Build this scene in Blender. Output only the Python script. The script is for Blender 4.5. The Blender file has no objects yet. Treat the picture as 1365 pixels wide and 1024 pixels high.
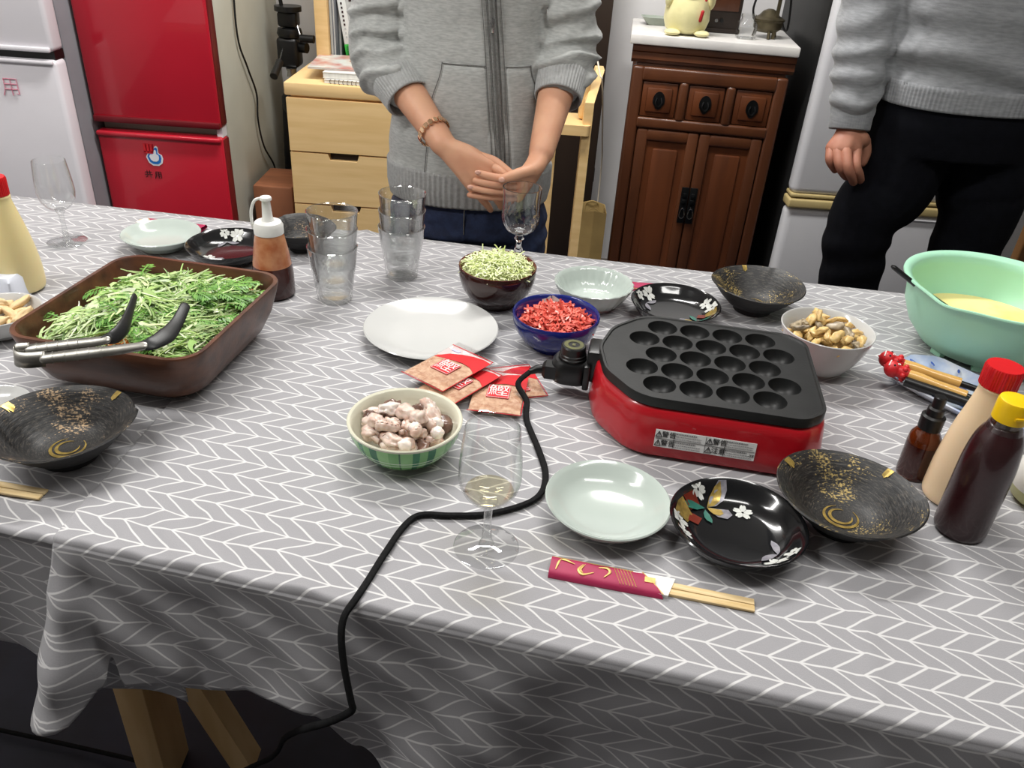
import bpy, bmesh, math, random
from mathutils import Vector, Matrix, noise
import numpy as np
random.seed(7)
R = math.radians
sc = bpy.context.scene
col = sc.collection

# ------------------------------------------------------------------ camera
FPX, PITCH, ROLL, CAM = 1080.0, R(31.5), R(4.0), Vector((0, 0, 1.28))
_f = Vector((0, math.cos(PITCH), -math.sin(PITCH)))
_r0 = Vector((1, 0, 0)); _u0 = _r0.cross(_f)
_r = _r0 * math.cos(ROLL) + _u0 * math.sin(ROLL)
_u = _u0 * math.cos(ROLL) - _r0 * math.sin(ROLL)
cd = bpy.data.cameras.new('camera'); cam = bpy.data.objects.new('camera', cd); col.objects.link(cam)
cd.sensor_width = 36; cd.sensor_fit = 'HORIZONTAL'; cd.lens = FPX / 1365 * 36
cd.clip_start = .02
cam.matrix_world = Matrix(((_r.x, _u.x, -_f.x, CAM.x), (_r.y, _u.y, -_f.y, CAM.y), (_r.z, _u.z, -_f.z, CAM.z), (0, 0, 0, 1)))
sc.camera = cam
sc.cycles.transparent_max_bounces = 48

# ------------------------------------------------------------------ world, lamps' light, exposure
w = bpy.data.worlds.new('world'); sc.world = w; w.use_nodes = True
w.node_tree.nodes['Background'].inputs[0].default_value = (.8, .85, 1, 1)
w.node_tree.nodes['Background'].inputs[1].default_value = .05
def area(loc, sx, sy, power, colr):
    l = bpy.data.lights.new('ceiling_light', 'AREA'); l.shape = 'RECTANGLE'; l.size = sx; l.size_y = sy
    l.energy = power; l.color = colr
    o = bpy.data.objects.new('ceiling_light', l); o.location = loc; col.objects.link(o); return o
LAMPS = [((.6, .5, 2.42), 1.15, .16, 16), ((-1.3, .55, 2.42), 1.15, .16, 30), ((-.1, 1.95, 2.42), 1.15, .16, 50)]  # last lamp is added, to brighten the wall and furniture behind the people
for lp, sx, sy, pw in LAMPS:
    area((lp[0], lp[1], lp[2] - .015), sx, sy, pw, (1, .985, .955))
vs = sc.view_settings
vs.view_transform = 'Standard'; vs.look = 'None'; vs.gamma = 1; vs.use_curve_mapping = False
vs.exposure = -0.15

# ------------------------------------------------------------------ helpers
TZ = .72
def ray(x, y): return _f + _r * ((x - 682.5) / FPX) - _u * ((y - 512) / FPX)
def PZ(x, y, z=TZ):
    d = ray(x, y); return CAM + d * ((z - CAM.z) / d.z)
def PY(x, y, Y):
    d = ray(x, y); return CAM + d * ((Y - CAM.y) / d.y)
def lin(c):
    return tuple(((v / 255) / 12.92 if v / 255 <= .04045 else ((v / 255 + .055) / 1.055) ** 2.4) for v in c) + (1,)

MATS = {}
def mat(name, c, rough=.5, metal=0, trans=0, ior=1.45, coat=0, var=None, bump=None, emit=0, spec=None, alpha=1, sss=0, sheen=0):
    """plain principled material; var=(scale, other colour, sharpness, stretch) mixes a noise colour, bump=(scale, strength, stretch)"""
    if name in MATS: return MATS[name]
    m = bpy.data.materials.new(name); m.use_nodes = True; MATS[name] = m
    nt = m.node_tree; p = nt.nodes['Principled BSDF']
    p.inputs['Base Color'].default_value = lin(c); p.inputs['Roughness'].default_value = rough
    p.inputs['Metallic'].default_value = metal; p.inputs['IOR'].default_value = ior
    p.inputs['Transmission Weight'].default_value = trans; p.inputs['Coat Weight'].default_value = coat
    p.inputs['Alpha'].default_value = alpha
    if spec is not None: p.inputs['Specular IOR Level'].default_value = spec
    if sss: p.inputs['Subsurface Weight'].default_value = sss; p.inputs['Subsurface Radius'].default_value = (.01, .004, .002)
    if sheen: p.inputs['Sheen Weight'].default_value = sheen
    if emit: p.inputs['Emission Color'].default_value = lin(c); p.inputs['Emission Strength'].default_value = emit
    def noise_node(scale, stretch, detail=4):
        tc = nt.nodes.new('ShaderNodeTexCoord'); mp = nt.nodes.new('ShaderNodeMapping'); mp.inputs['Scale'].default_value = stretch
        n = nt.nodes.new('ShaderNodeTexNoise'); n.inputs['Scale'].default_value = scale; n.inputs['Detail'].default_value = detail
        nt.links.new(tc.outputs['Object'], mp.inputs[0]); nt.links.new(mp.outputs[0], n.inputs['Vector']); return n
    if var:
        sc_, c2, sharp = var[:3]; st = var[3] if len(var) > 3 else (1, 1, 1)
        n = noise_node(sc_, st); mr = nt.nodes.new('ShaderNodeMapRange')
        mr.inputs['From Min'].default_value = .5 - .5 / sharp * .5; mr.inputs['From Max'].default_value = .5 + .5 / sharp * .5
        mx = nt.nodes.new('ShaderNodeMix'); mx.data_type = 'RGBA'
        mx.inputs[6].default_value = lin(c); mx.inputs[7].default_value = lin(c2)
        nt.links.new(n.outputs['Fac'], mr.inputs['Value']); nt.links.new(mr.outputs[0], mx.inputs[0]); nt.links.new(mx.outputs[2], p.inputs['Base Color'])
    if bump:
        st = bump[2] if len(bump) > 2 else (1, 1, 1)
        n = noise_node(bump[0], st); b = nt.nodes.new('ShaderNodeBump'); b.inputs['Strength'].default_value = bump[1]; b.inputs['Distance'].default_value = .002
        nt.links.new(n.outputs['Fac'], b.inputs['Height']); nt.links.new(b.outputs[0], p.inputs['Normal'])
    return m
def island_mat(name, cols, rough=.5, trans=0, sss=0):
    """colour picked per separate strand"""
    m = mat(name, cols[0], rough, trans=trans, sss=sss); nt = m.node_tree; p = nt.nodes['Principled BSDF']
    g = nt.nodes.new('ShaderNodeNewGeometry'); cr = nt.nodes.new('ShaderNodeValToRGB')
    e = cr.color_ramp.elements
    for i, c in enumerate(cols):
        x = i / max(1, len(cols) - 1)
        if i < 2: e[i].position = x; e[i].color = lin(c)
        else:
            k = e.new(x); k.color = lin(c)
    nl = [(i / max(1, len(cols) - 1), lin(c)) for i, c in enumerate(cols)]
    for k, (x, c) in zip(e, nl): k.position = x; k.color = c
    nt.links.new(g.outputs['Random Per Island'], cr.inputs[0]); nt.links.new(cr.outputs[0], p.inputs['Base Color']); return m
def thin_glass(name, tint=(1, 1, 1), base=.04, gain=.55, power=3.0):
    m = bpy.data.materials.new(name); m.use_nodes = True; MATS[name] = m; nt = m.node_tree; nt.nodes.clear()
    o = nt.nodes.new('ShaderNodeOutputMaterial'); mx = nt.nodes.new('ShaderNodeMixShader')
    t = nt.nodes.new('ShaderNodeBsdfTransparent'); t.inputs[0].default_value = tint + (1,)
    g = nt.nodes.new('ShaderNodeBsdfGlossy'); g.inputs['Roughness'].default_value = .03
    l0 = nt.nodes.new('ShaderNodeLayerWeight'); l0.inputs[0].default_value = .5
    l = nt.nodes.new('ShaderNodeMath'); l.operation = 'POWER'; l.inputs[1].default_value = power; nt.links.new(l0.outputs['Facing'], l.inputs[0])
    mr = nt.nodes.new('ShaderNodeMapRange'); mr.inputs['To Min'].default_value = base; mr.inputs['To Max'].default_value = gain
    nt.links.new(l.outputs[0], mr.inputs[0]); nt.links.new(mr.outputs[0], mx.inputs[0])
    nt.links.new(t.outputs[0], mx.inputs[1]); nt.links.new(g.outputs[0], mx.inputs[2]); nt.links.new(mx.outputs[0], o.inputs[0]); return m

def link(name, me, mats, parent=None, loc=None, rz=None, smooth=40):
    if isinstance(me, bmesh.types.BMesh):
        bm = me; bmesh.ops.recalc_face_normals(bm, faces=bm.faces[:]); me = bpy.data.meshes.new(name); bm.to_mesh(me); bm.free()
    o = bpy.data.objects.new(name, me); col.objects.link(o)
    if not isinstance(mats, (list, tuple)): mats = [mats]
    if not me.materials:
        for m in mats: me.materials.append(m)
    if smooth and len(me.polygons):
        me.polygons.foreach_set('use_smooth', [True] * len(me.polygons))
        if smooth < 180: me.set_sharp_from_angle(angle=R(smooth))
    if parent: o.parent = parent
    if loc is not None: o.location = loc
    if rz is not None: o.rotation_euler[2] = rz
    return o
def tag(o, label, cat, group=None, kind=None):
    o['label'] = label
    o['category'] = cat
    if group: o['group'] = group
    if kind: o['kind'] = kind
    return o
def thing(name, label, cat, loc=(0, 0, 0), rz=0, group=None):
    o = bpy.data.objects.new(name, None); o.empty_display_size = .02; col.objects.link(o)
    o.location = loc; o.rotation_euler[2] = rz; return tag(o, label, cat, group)
def struct(name, me, mats, label=None, parent=None, smooth=40):
    o = link(name, me, mats, parent, smooth=smooth)
    if not parent: o['kind'] = 'structure'
    if label: o['label'] = label
    return o
def B(): return bmesh.new()
def box(bm, lo, hi, bev=0, seg=2, mi=0, mtx=None):
    lo, hi = Vector(lo), Vector(hi)
    r = bmesh.ops.create_cube(bm, size=1); vs_ = r['verts']
    for v in vs_: v.co = Vector(((v.co.x + .5) * (hi.x - lo.x) + lo.x, (v.co.y + .5) * (hi.y - lo.y) + lo.y, (v.co.z + .5) * (hi.z - lo.z) + lo.z))
    fs = list({f for v in vs_ for f in v.link_faces})
    if bev:
        es = list({e for v in vs_ for e in v.link_edges})
        rr = bmesh.ops.bevel(bm, geom=es, offset=bev, segments=seg, affect='EDGES', profile=.5)
        fs = list({f for f in fs if f.is_valid} | set(rr['faces'])); vs_ = list({v for f in fs for v in f.verts})
    for f in fs: f.material_index = mi
    if mtx is not None: bmesh.ops.transform(bm, matrix=mtx, verts=vs_)
    return vs_
def bx(lo, hi, bev=0, seg=2):
    bm = B(); box(bm, lo, hi, bev, seg); return bm
def bridge(bm, a, b, mi=0, close=True):
    n = len(a); m = len(b)
    if n == 1 and m == 1: return
    rng = range(max(n, m) if close else max(n, m) - 1)
    for i in rng:
        j = (i + 1) % max(n, m)
        q = []
        if n == 1: q = [a[0], b[j], b[i]]
        elif m == 1: q = [a[i], a[j], b[0]]
        else: q = [a[i], a[j], b[j], b[i]]
        f = bm.faces.new(q); f.material_index = mi
def lathe(bm, prof, seg=48, c=(0, 0, 0), mis=None, warp=None):
    """warp(theta, r, z) -> (r, z)"""
    c = Vector(c); prev = None
    for k, (r, z) in enumerate(prof):
        if r < 1e-6: ring = [bm.verts.new(c + Vector((0, 0, z)))]
        else:
            ring = []
            for i in range(seg):
                t = 2 * math.pi * i / seg; rr, zz = (r, z) if not warp else warp(t, r, z)
                ring.append(bm.verts.new(c + Vector((rr * math.cos(t), rr * math.sin(t), zz))))
        if prev: bridge(bm, prev, ring, mis[k - 1] if mis else 0)
        prev = ring
    return bm
def lath(prof, seg=48, mis=None, warp=None): return lathe(B(), prof, seg, mis=mis, warp=warp)
def loft(bm, rings, cap=True, mi=0):
    prev = None; first = None
    for r in rings:
        vs_ = [bm.verts.new(p) for p in r]
        if prev: bridge(bm, prev, vs_, mi)
        else: first = vs_
        prev = vs_
    if cap:
        if len(first) > 2: bm.faces.new(first[::-1]).material_index = mi
        if len(prev) > 2: bm.faces.new(prev).material_index = mi
    return bm
def catmull(pts, n=6):
    pts = [Vector(p) for p in pts]
    if len(pts) < 3: return pts
    P = [pts[0] * 2 - pts[1]] + pts + [pts[-1] * 2 - pts[-2]]; out = []
    for i in range(1, len(P) - 2):
        for k in range(n):
            t = k / n; a, b, c, d = P[i - 1], P[i], P[i + 1], P[i + 2]
            out.append(.5 * ((2 * b) + (c - a) * t + (2 * a - 5 * b + 4 * c - d) * t * t + (3 * b - a - 3 * c + d) * t ** 3))
    out.append(pts[-1].copy()); return out
def tube(bm, pts, rad, seg=10, cap=True, flat=1, ref=None, round_end=False, mi=0):
    """rad: number or list per point; flat: scale of the second axis"""
    pts = [Vector(p) for p in pts]; n = len(pts)
    rs = rad if isinstance(rad, (list, tuple)) else [rad] * n
    if len(rs) != n:
        m = len(rs); rs = [rs[min(m - 1, int(i * (m - 1) / (n - 1)))] + (rs[min(m - 1, int(i * (m - 1) / (n - 1)) + 1)] - rs[min(m - 1, int(i * (m - 1) / (n - 1)))]) * ((i * (m - 1) / (n - 1)) % 1) for i in range(n)]
    rings = []; t0 = (pts[1] - pts[0]).normalized()
    nv = Vector(ref) if ref is not None else (Vector((0, 0, 1)) if abs(t0.z) < .9 else Vector((1, 0, 0)))
    nv = (nv - t0 * nv.dot(t0)).normalized()
    if round_end:
        a, ra = pts[0] - t0 * rs[0] * .9, rs[0] * .3; a2, ra2 = pts[0] - t0 * rs[0] * .6, rs[0] * .75
        t1 = (pts[-1] - pts[-2]).normalized(); b, rb = pts[-1] + t1 * rs[-1] * .9, rs[-1] * .3; b2, rb2 = pts[-1] + t1 * rs[-1] * .6, rs[-1] * .75
        pts = [a, a2] + pts + [b2, b]; rs = [ra, ra2] + list(rs) + [rb2, rb]; n += 4
    for i in range(n):
        t = (pts[min(i + 1, n - 1)] - pts[max(i - 1, 0)]).normalized()
        nv = (nv - t * nv.dot(t)).normalized(); bv = t.cross(nv)
        rings.append([pts[i] + (nv * math.cos(2 * math.pi * k / seg) * flat + bv * math.sin(2 * math.pi * k / seg)) * rs[i] for k in range(seg)])
    return loft(bm, rings, cap, mi)
def tb(pts, rad, seg=10, **k): return tube(B(), pts, rad, seg, **k)
def ball(bm, c, r, s=(1, 1, 1), u=16, v=10, mi=0, mtx=None):
    m = Matrix.Translation(Vector(c)) @ (mtx if mtx is not None else Matrix()) @ Matrix.Diagonal((r * s[0], r * s[1], r * s[2], 1))
    rr = bmesh.ops.create_uvsphere(bm, u_segments=u, v_segments=v, radius=1, matrix=m)
    for f in {f for v_ in rr['verts'] for f in v_.link_faces}: f.material_index = mi
    return bm
def prism(bm, poly, z0, z1, mi=0):
    a = [bm.verts.new((p[0], p[1], z0)) for p in poly]; b = [bm.verts.new((p[0], p[1], z1)) for p in poly]
    bridge(bm, a, b, mi); bm.faces.new(a[::-1]).material_index = mi; bm.faces.new(b).material_index = mi; return bm
def round_poly(pts, rad, n=6):
    out = []; N = len(pts)
    for i in range(N):
        p = Vector(pts[i]).to_2d(); a = (Vector(pts[i - 1]).to_2d() - p); b = (Vector(pts[(i + 1) % N]).to_2d() - p)
        la, lb = a.length, b.length; a.normalize(); b.normalize()
        r = rad[i] if isinstance(rad, (list, tuple)) else rad
        ang = a.angle(b); d = min(r / math.tan(ang / 2), la * .49, lb * .49); r = d * math.tan(ang / 2)
        c = p + (a + b).normalized() * (r / math.sin(ang / 2))
        s = p + a * d - c; e = p + b * d - c; a0 = math.atan2(s.y, s.x); a1 = math.atan2(e.y, e.x)
        da = (a1 - a0 + math.pi) % (2 * math.pi) - math.pi
        for k in range(n + 1): out.append((c.x + r * math.cos(a0 + da * k / n), c.y + r * math.sin(a0 + da * k / n)))
    return out
def rrect(hx, hy, r, n=6, cx=0, cy=0):
    return round_poly([(cx + hx, cy - hy), (cx + hx, cy + hy), (cx - hx, cy + hy), (cx - hx, cy - hy)], r, n)
def ring3(poly, z): return [Vector((p[0], p[1], z)) for p in poly]
def remesh(bm, voxel, smooth=3, name='tmp'):
    bmesh.ops.recalc_face_normals(bm, faces=bm.faces[:])
    me = bpy.data.meshes.new(name); bm.to_mesh(me); bm.free()
    o = bpy.data.objects.new(name, me); col.objects.link(o)
    m = o.modifiers.new('r', 'REMESH'); m.mode = 'VOXEL'; m.voxel_size = voxel
    s = o.modifiers.new('s', 'SMOOTH'); s.factor = .5; s.iterations = smooth
    dg = bpy.context.evaluated_depsgraph_get(); out = bpy.data.meshes.new_from_object(o.evaluated_get(dg))
    bpy.data.objects.remove(o); bpy.data.meshes.remove(me); return out
def displace(me, fn):
    """fn(co, normal) -> offset along normal"""
    nr = [v.normal.copy() for v in me.vertices]
    for v, n in zip(me.vertices, nr): v.co = v.co + n * fn(v.co, n)
    me.update()
def text_mesh(txt, size, depth=.0003, align='CENTER'):
    c = bpy.data.curves.new('t', 'FONT'); c.body = txt; c.size = size; c.align_x = align; c.align_y = 'CENTER'; c.extrude = depth; c.resolution_u = 3
    o = bpy.data.objects.new('t', c); col.objects.link(o)
    dg = bpy.context.evaluated_depsgraph_get(); me = bpy.data.meshes.new_from_object(o.evaluated_get(dg))
    bpy.data.objects.remove(o); bpy.data.curves.remove(c); return me
def copy_tree(o, parent=None):
    c = o.copy(); col.objects.link(c); c.parent = parent
    for ch in [x for x in o.children]: copy_tree(ch, c)
    return c
def sm(x, a, b):
    t = max(0, min(1, (x - a) / (b - a))); return t * t * (3 - 2 * t)
def interp(x, tab):
    if x <= tab[0][0]: return tab[0][1]
    for (a, va), (b, vb) in zip(tab, tab[1:]):
        if x <= b: t = (x - a) / (b - a); t = t * t * (3 - 2 * t); return va + (vb - va) * t
    return tab[-1][1]

# ------------------------------------------------------------------ the room
M_wall = mat('wall_paint', (226, 224, 224), .8, var=(3, (220, 219, 219), 1.5), bump=(60, .08))
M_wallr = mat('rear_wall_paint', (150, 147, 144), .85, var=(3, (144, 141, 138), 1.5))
M_ceil = mat('ceiling_paint', (225, 223, 218), .85, var=(4, (218, 216, 212), 1.5))
M_floor = mat('floor_vinyl', (38, 42, 58), .55, var=(9, (30, 33, 46), 2), bump=(40, .05))
M_base = mat('baseboard_paint', (120, 112, 104), .6, var=(8, (110, 102, 96), 2))
WX0, WX1, WY0, WY1, WZ = -2.1, 2.2, -1.9, 2.96, 2.47
struct('floor', bx((WX0, WY0, -.05), (WX1, WY1, 0)), M_floor)
struct('wall_back', bx((WX0, WY1, 0), (WX1, WY1 + .08, WZ)), M_wall)
struct('wall_left', bx((WX0 - .08, WY0, 0), (WX0, WY1, WZ)), M_wall)
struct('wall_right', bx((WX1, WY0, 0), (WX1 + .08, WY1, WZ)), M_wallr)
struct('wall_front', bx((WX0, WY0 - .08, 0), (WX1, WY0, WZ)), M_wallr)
struct('ceiling', bx((WX0, WY0, WZ), (WX1, WY1, WZ + .05)), M_ceil)
struct('baseboard_back', bx((WX0, WY1 - .012, 0), (WX1, WY1, .07), .003), M_base)
M_white = mat('white_enamel', (226, 224, 222), .35, var=(5, (220, 218, 217), 2))
M_lampglow = mat('lamp_diffuser', (255, 250, 240), .5, emit=3.0)
for (lp, sx, sy, pw) in LAMPS:
    t = thing('ceiling_lamp', 'long white fluorescent ceiling lamp ' + ('added to brighten the background' if lp[1] > 1 else 'over the salad bowl end' if lp[0] < 0 else 'over the grill end'), 'lamp', (lp[0], lp[1], WZ), group='fluorescent ceiling lamps')
    link('housing', bx((-sx / 2 - .03, -sy / 2 - .02, -.035), (sx / 2 + .03, sy / 2 + .02, 0), .006), M_white, t)
    for s in (-1, 1): link('fluorescent_tube', tb([(-sx / 2, s * .045, -.042), (sx / 2, s * .045, -.042)], .012, 10), M_lampglow, t)

# ------------------------------------------------------------------ fridges
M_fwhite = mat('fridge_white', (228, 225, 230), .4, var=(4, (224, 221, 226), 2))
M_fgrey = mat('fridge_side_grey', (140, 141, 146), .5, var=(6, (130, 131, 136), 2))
M_red = mat('red_enamel', (190, 32, 50), .22, coat=.4, var=(3, (183, 29, 46), 2))
M_redd = mat('red_plastic_edge', (110, 16, 26), .4, var=(5, (100, 14, 22), 2))
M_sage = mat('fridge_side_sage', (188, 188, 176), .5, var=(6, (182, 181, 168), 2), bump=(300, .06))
M_black = mat('black_plastic', (14, 14, 15), .35, var=(20, (20, 20, 21), 2))
M_pink = mat('pink_marker_ink', (214, 130, 150), .6, var=(200, (224, 160, 176), 2))
M_ink = mat('black_marker_ink', (30, 8, 12), .6, var=(200, (48, 12, 18), 2))
def handwriting(strokes, name, m, parent, origin, size, rad):
    bm = B()
    for s in strokes: tube(bm, [(origin[0] + x * size, origin[1], origin[2] + y * size) for x, y in s], rad, 6)
    return link(name, bm, m, parent)
YONG = [[(.15, .9), (.14, .4), (.0, 0)], [(.15, .9), (.85, .9), (.86, .1), (.72, .12)], [(.16, .62), (.84, .62)], [(.15, .35), (.85, .35)], [(.5, .9), (.5, .02)]]
GONG = [[(.05, .7), (.95, .72)], [(.33, .95), (.33, .38)], [(.67, .95), (.66, .38)], [(.0, .38), (1, .4)], [(.36, .25), (.12, 0)], [(.62, .25), (.9, 0)]]
# white fridge on the far left: front face Y=2.2, right side x=-1.235
t = thing('refrigerator', 'white two-door refrigerator with pink handwriting beside the red fridge', 'refrigerator', (-1.5, 2.5, 0))
off = Vector((-1.5, 2.5, 0))
def loc_box(lo, hi, bev=0, seg=2): return bx(Vector(lo) - off, Vector(hi) - off, bev, seg)
XR = -1.237
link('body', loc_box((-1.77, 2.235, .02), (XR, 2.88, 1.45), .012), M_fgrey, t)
dl = link('door', loc_box((-1.77, 2.175, .06), (XR + .002, 2.232, .826), .012, 3), M_fwhite, t)
du = link('door', loc_box((-1.77, 2.175, .846), (XR + .002, 2.232, 1.44), .012, 3), M_fwhite, t)
link('door_gap', loc_box((-1.765, 2.19, .824), (XR - .004, 2.236, .848)), M_black, t)
link('handle_rail', loc_box((-1.765, 2.166, .816), (XR - .003, 2.178, .826), .004), M_fwhite, dl)
link('handle_rail', loc_box((-1.765, 2.166, .846), (XR - .003, 2.178, .858), .004), M_fwhite, du)
p = PY(6, 127, 2.172) - off
handwriting(YONG, 'handwriting', M_pink, dl, (p.x, p.y, p.z), .048, .0014)
handwriting(GONG, 'handwriting', M_pink, dl, (p.x - .066, p.y, p.z + .002), .048, .0014)
# red fridge: front face Y=2.3, x -1.233 .. -.868
off = Vector((-1.05, 2.6, 0))
t = thing('refrigerator', 'glossy red two-door refrigerator with grey side and hand sticker', 'refrigerator', off)
XL, XR = -1.231, -.868
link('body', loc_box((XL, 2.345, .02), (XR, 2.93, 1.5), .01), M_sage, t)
def red_door(z0, z1):
    return link('door', loc_box((XL, 2.298, z0), (XR - .002, 2.343, z1), .009, 3), M_red, t)
dl = red_door(.06, .622); du = red_door(.646, 1.49)
link('door_edge', loc_box((XR - .02, 2.303, .065), (XR + .001, 2.346, .617), .006), M_redd, dl)
link('door_edge', loc_box((XR - .02, 2.303, .651), (XR + .001, 2.346, 1.485), .006), M_redd, du)
link('grip_lip', loc_box((XL + .002, 2.288, .607), (XR - .006, 2.305, .622), .006, 3), M_red, dl)
link('grip_lip', loc_box((XL + .002, 2.291, .646), (XR - .004, 2.305, .664), .004), M_redd, du)
link('hinge', loc_box((XR - .02, 2.31, .62), (XR - .004, 2.345, .648)), M_fwhite, t)
# hand sticker
c = PY(205, 207, 2.2965) - off
def flat_xz(poly, y0, y1):
    bm = B(); a = [bm.verts.new((x, y0, z)) for x, z in poly]; b = [bm.verts.new((x, y1, z)) for x, z in poly]
    bridge(bm, a, b); bm.faces.new(a); bm.faces.new(b[::-1]); return bm
def pl(s, pts): return [(c.x + x * s, c.z + z * s) for x, z in pts]
hand = [(-.55, -.75), (-.2, -1), (.35, -1), (.7, -.75), (.82, -.3), (.75, .05), (.45, .2), (.5, .75), (.3, .95), (.12, .75), (.1, .35), (-.15, .2), (-.55, .15), (-.75, -.2)]
hand = round_poly(hand, .12, 4)
M_stw = mat('sticker_white', (236, 236, 240), .4, var=(30, (228, 230, 236), 2)); M_stb = mat('sticker_blue', (30, 110, 190), .4, var=(30, (36, 120, 200), 2)); M_str = mat('sticker_red', (216, 40, 50), .4, var=(30, (205, 36, 46), 2))
st = link('sticker', flat_xz([(c.x + (x - c.x) * 1.22, c.z + (z - c.z) * 1.18) for x, z in pl(.0255, hand)], 2.2973 - 2.6, 2.2962 - 2.6), M_stw, dl, smooth=0)
link('sticker_outline', flat_xz(pl(.0255, hand), 2.2965 - 2.6, 2.2957 - 2.6), M_stb, st, smooth=0)
link('sticker_fill', flat_xz(pl(.0178, hand), 2.296 - 2.6, 2.2952 - 2.6), M_stw, st, smooth=0)
bm = B(); 
for k in range(3): box(bm, (c.x - .026 + k * .0095, 2.2945 - 2.6, c.z + .008), (c.x - .0195 + k * .0095, 2.2962 - 2.6, c.z + .032))
box(bm, (c.x - .026, 2.2945 - 2.6, c.z + .005), (c.x - .0005, 2.2962 - 2.6, c.z + .011))
link('sticker_fingers', bm, M_str, st, smooth=0)
p = PY(194, 236, 2.297) - off
handwriting(GONG, 'handwriting', M_ink, dl, (p.x, p.y, p.z), .022, .0009)
handwriting(YONG, 'handwriting', M_ink, dl, (p.x + .029, p.y, p.z - .002), .022, .0009)
# black cable hanging down its side
q = [PY(308, -40, 2.5), PY(316, 45, 2.5), PY(330, 90, 2.5), PY(342, 125, 2.52), PY(344, 160, 2.52), PY(352, 195, 2.54), PY(366, 220, 2.55), PY(368, 245, 2.55)]
xs = [-.861, -.86, -.858, -.857, -.857, -.856, -.852, -.84]
pts = []
for a, x in zip([(308, -60), (316, 45), (330, 90), (342, 125), (344, 160), (352, 195), (366, 222), (368, 250)], xs):
    d = ray(*a); pts.append(CAM + d * (x / d.x))
pts[-1].z = min(pts[-1].z, .46)
pts.append(Vector((pts[-1].x + .005, pts[-1].y + .03, .02)))
tag(link('cable', tb(catmull(pts, 6), .003, 8), M_black), 'thin black cable hanging down the grey side of the red fridge', 'cable')
# right fridge: front face Y=2.3, left side x=.765
off = Vector((1.1, 2.6, 0))
t = thing('refrigerator', 'white refrigerator with cream handle band and shade-darkened side behind the standing man', 'refrigerator', off + Vector((.034, .12, 0)))
M_fdark = mat('fridge_side_shaded', (22, 22, 22), .5, var=(10, (28, 28, 28), 2)); M_cream = mat('cream_plastic', (205, 184, 130), .4, var=(8, (196, 176, 122), 2))
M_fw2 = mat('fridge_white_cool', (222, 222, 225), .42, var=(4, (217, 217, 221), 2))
link('body', loc_box((.768, 2.36, .02), (1.40, 2.83, 1.65), .01), M_fdark, t)  # shade on the left side is put into the dark body colour
dl = link('door', loc_box((.766, 2.30, .05), (1.40, 2.358, .499), .022, 4), M_fw2, t)
du = link('door', loc_box((.766, 2.30, .537), (1.40, 2.358, 1.64), .022, 4), M_fw2, t)
link('handle_band', loc_box((.764, 2.292, .498), (1.401, 2.356, .526), .006, 3), M_cream, dl)
link('handle_band', loc_box((.768, 2.297, .530), (1.40, 2.356, .541), .004, 2), M_cream, du)
link('door_gap', loc_box((.772, 2.312, .524), (1.396, 2.37, .532)), M_black, t)
link('grip_shadow_lip', loc_box((1.0, 2.294, .481), (1.38, 2.304, .489), .004), M_fw2, dl)

# ------------------------------------------------------------------ chest of drawers, shelf, books
M_oak = mat('pale_birch_wood', (234, 200, 144), .45, var=(9, (224, 188, 130), 1.6, (1, 1, 7)), bump=(60, .05, (1, 1, 8)))
M_oakx = mat('pale_birch_wood_front', (236, 202, 146), .45, var=(9, (226, 190, 132), 1.6, (.5, 1, 6)), bump=(60, .05, (.5, 1, 8)))
M_slot = mat('dark_slot', (40, 28, 18), .7, var=(20, (34, 24, 16), 2))
off = Vector((-.36, 2.66, 0))
t = thing('chest_of_drawers', 'pale wood chest of drawers with slot handles under the bookshelf', 'chest', off)
link('carcass', loc_box((-.70, 2.418, .03), (-.40, 2.92, .728), .003), M_oak, t)
link('top_board', loc_box((-.713, 2.40, .73), (-.386, 2.93, .766), .004), M_oakx, t)
def drawer(z0, z1, slot=True):
    """front board with a slot cut out of its top edge"""
    x0, x1, s0, s1, d = -.708, -.392, -.596, -.503, .018
    poly = [(x0, z0), (x1, z0), (x1, z1), (s1, z1), (s1 - .006, z1 - d), (s0 + .006, z1 - d), (s0, z1), (x0, z1)]
    if not slot: poly = [(x0, z0), (x1, z0), (x1, z1), (x0, z1)]
    dd = link('drawer', flat_xz([(x - off.x, z) for x, z in poly], 2.398 - off.y, 2.418 - off.y), M_oakx, t, smooth=0)
    if slot: link('handle_slot', loc_box((s0 + .004, 2.4155, z1 - d - .002), (s1 - .004, 2.4185, z1 + .004)), M_slot, dd)
drawer(.572, .724, False); drawer(.412, .567); drawer(.25, .407); drawer(.06, .245)
bm = bx(Vector((-.845, 2.43, .0)) - Vector((-.78, 2.5, 0)), Vector((-.722, 2.62, .445)) - Vector((-.78, 2.5, 0)), .006)
tag(link('wooden_box', bm, mat('red_brown_wood', (146, 92, 62), .55, var=(8, (128, 80, 54), 1.6, (1, 6, 1))), loc=(-.78, 2.5, 0)), 'reddish brown wooden box wedged between red fridge and pale chest', 'box')
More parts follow.
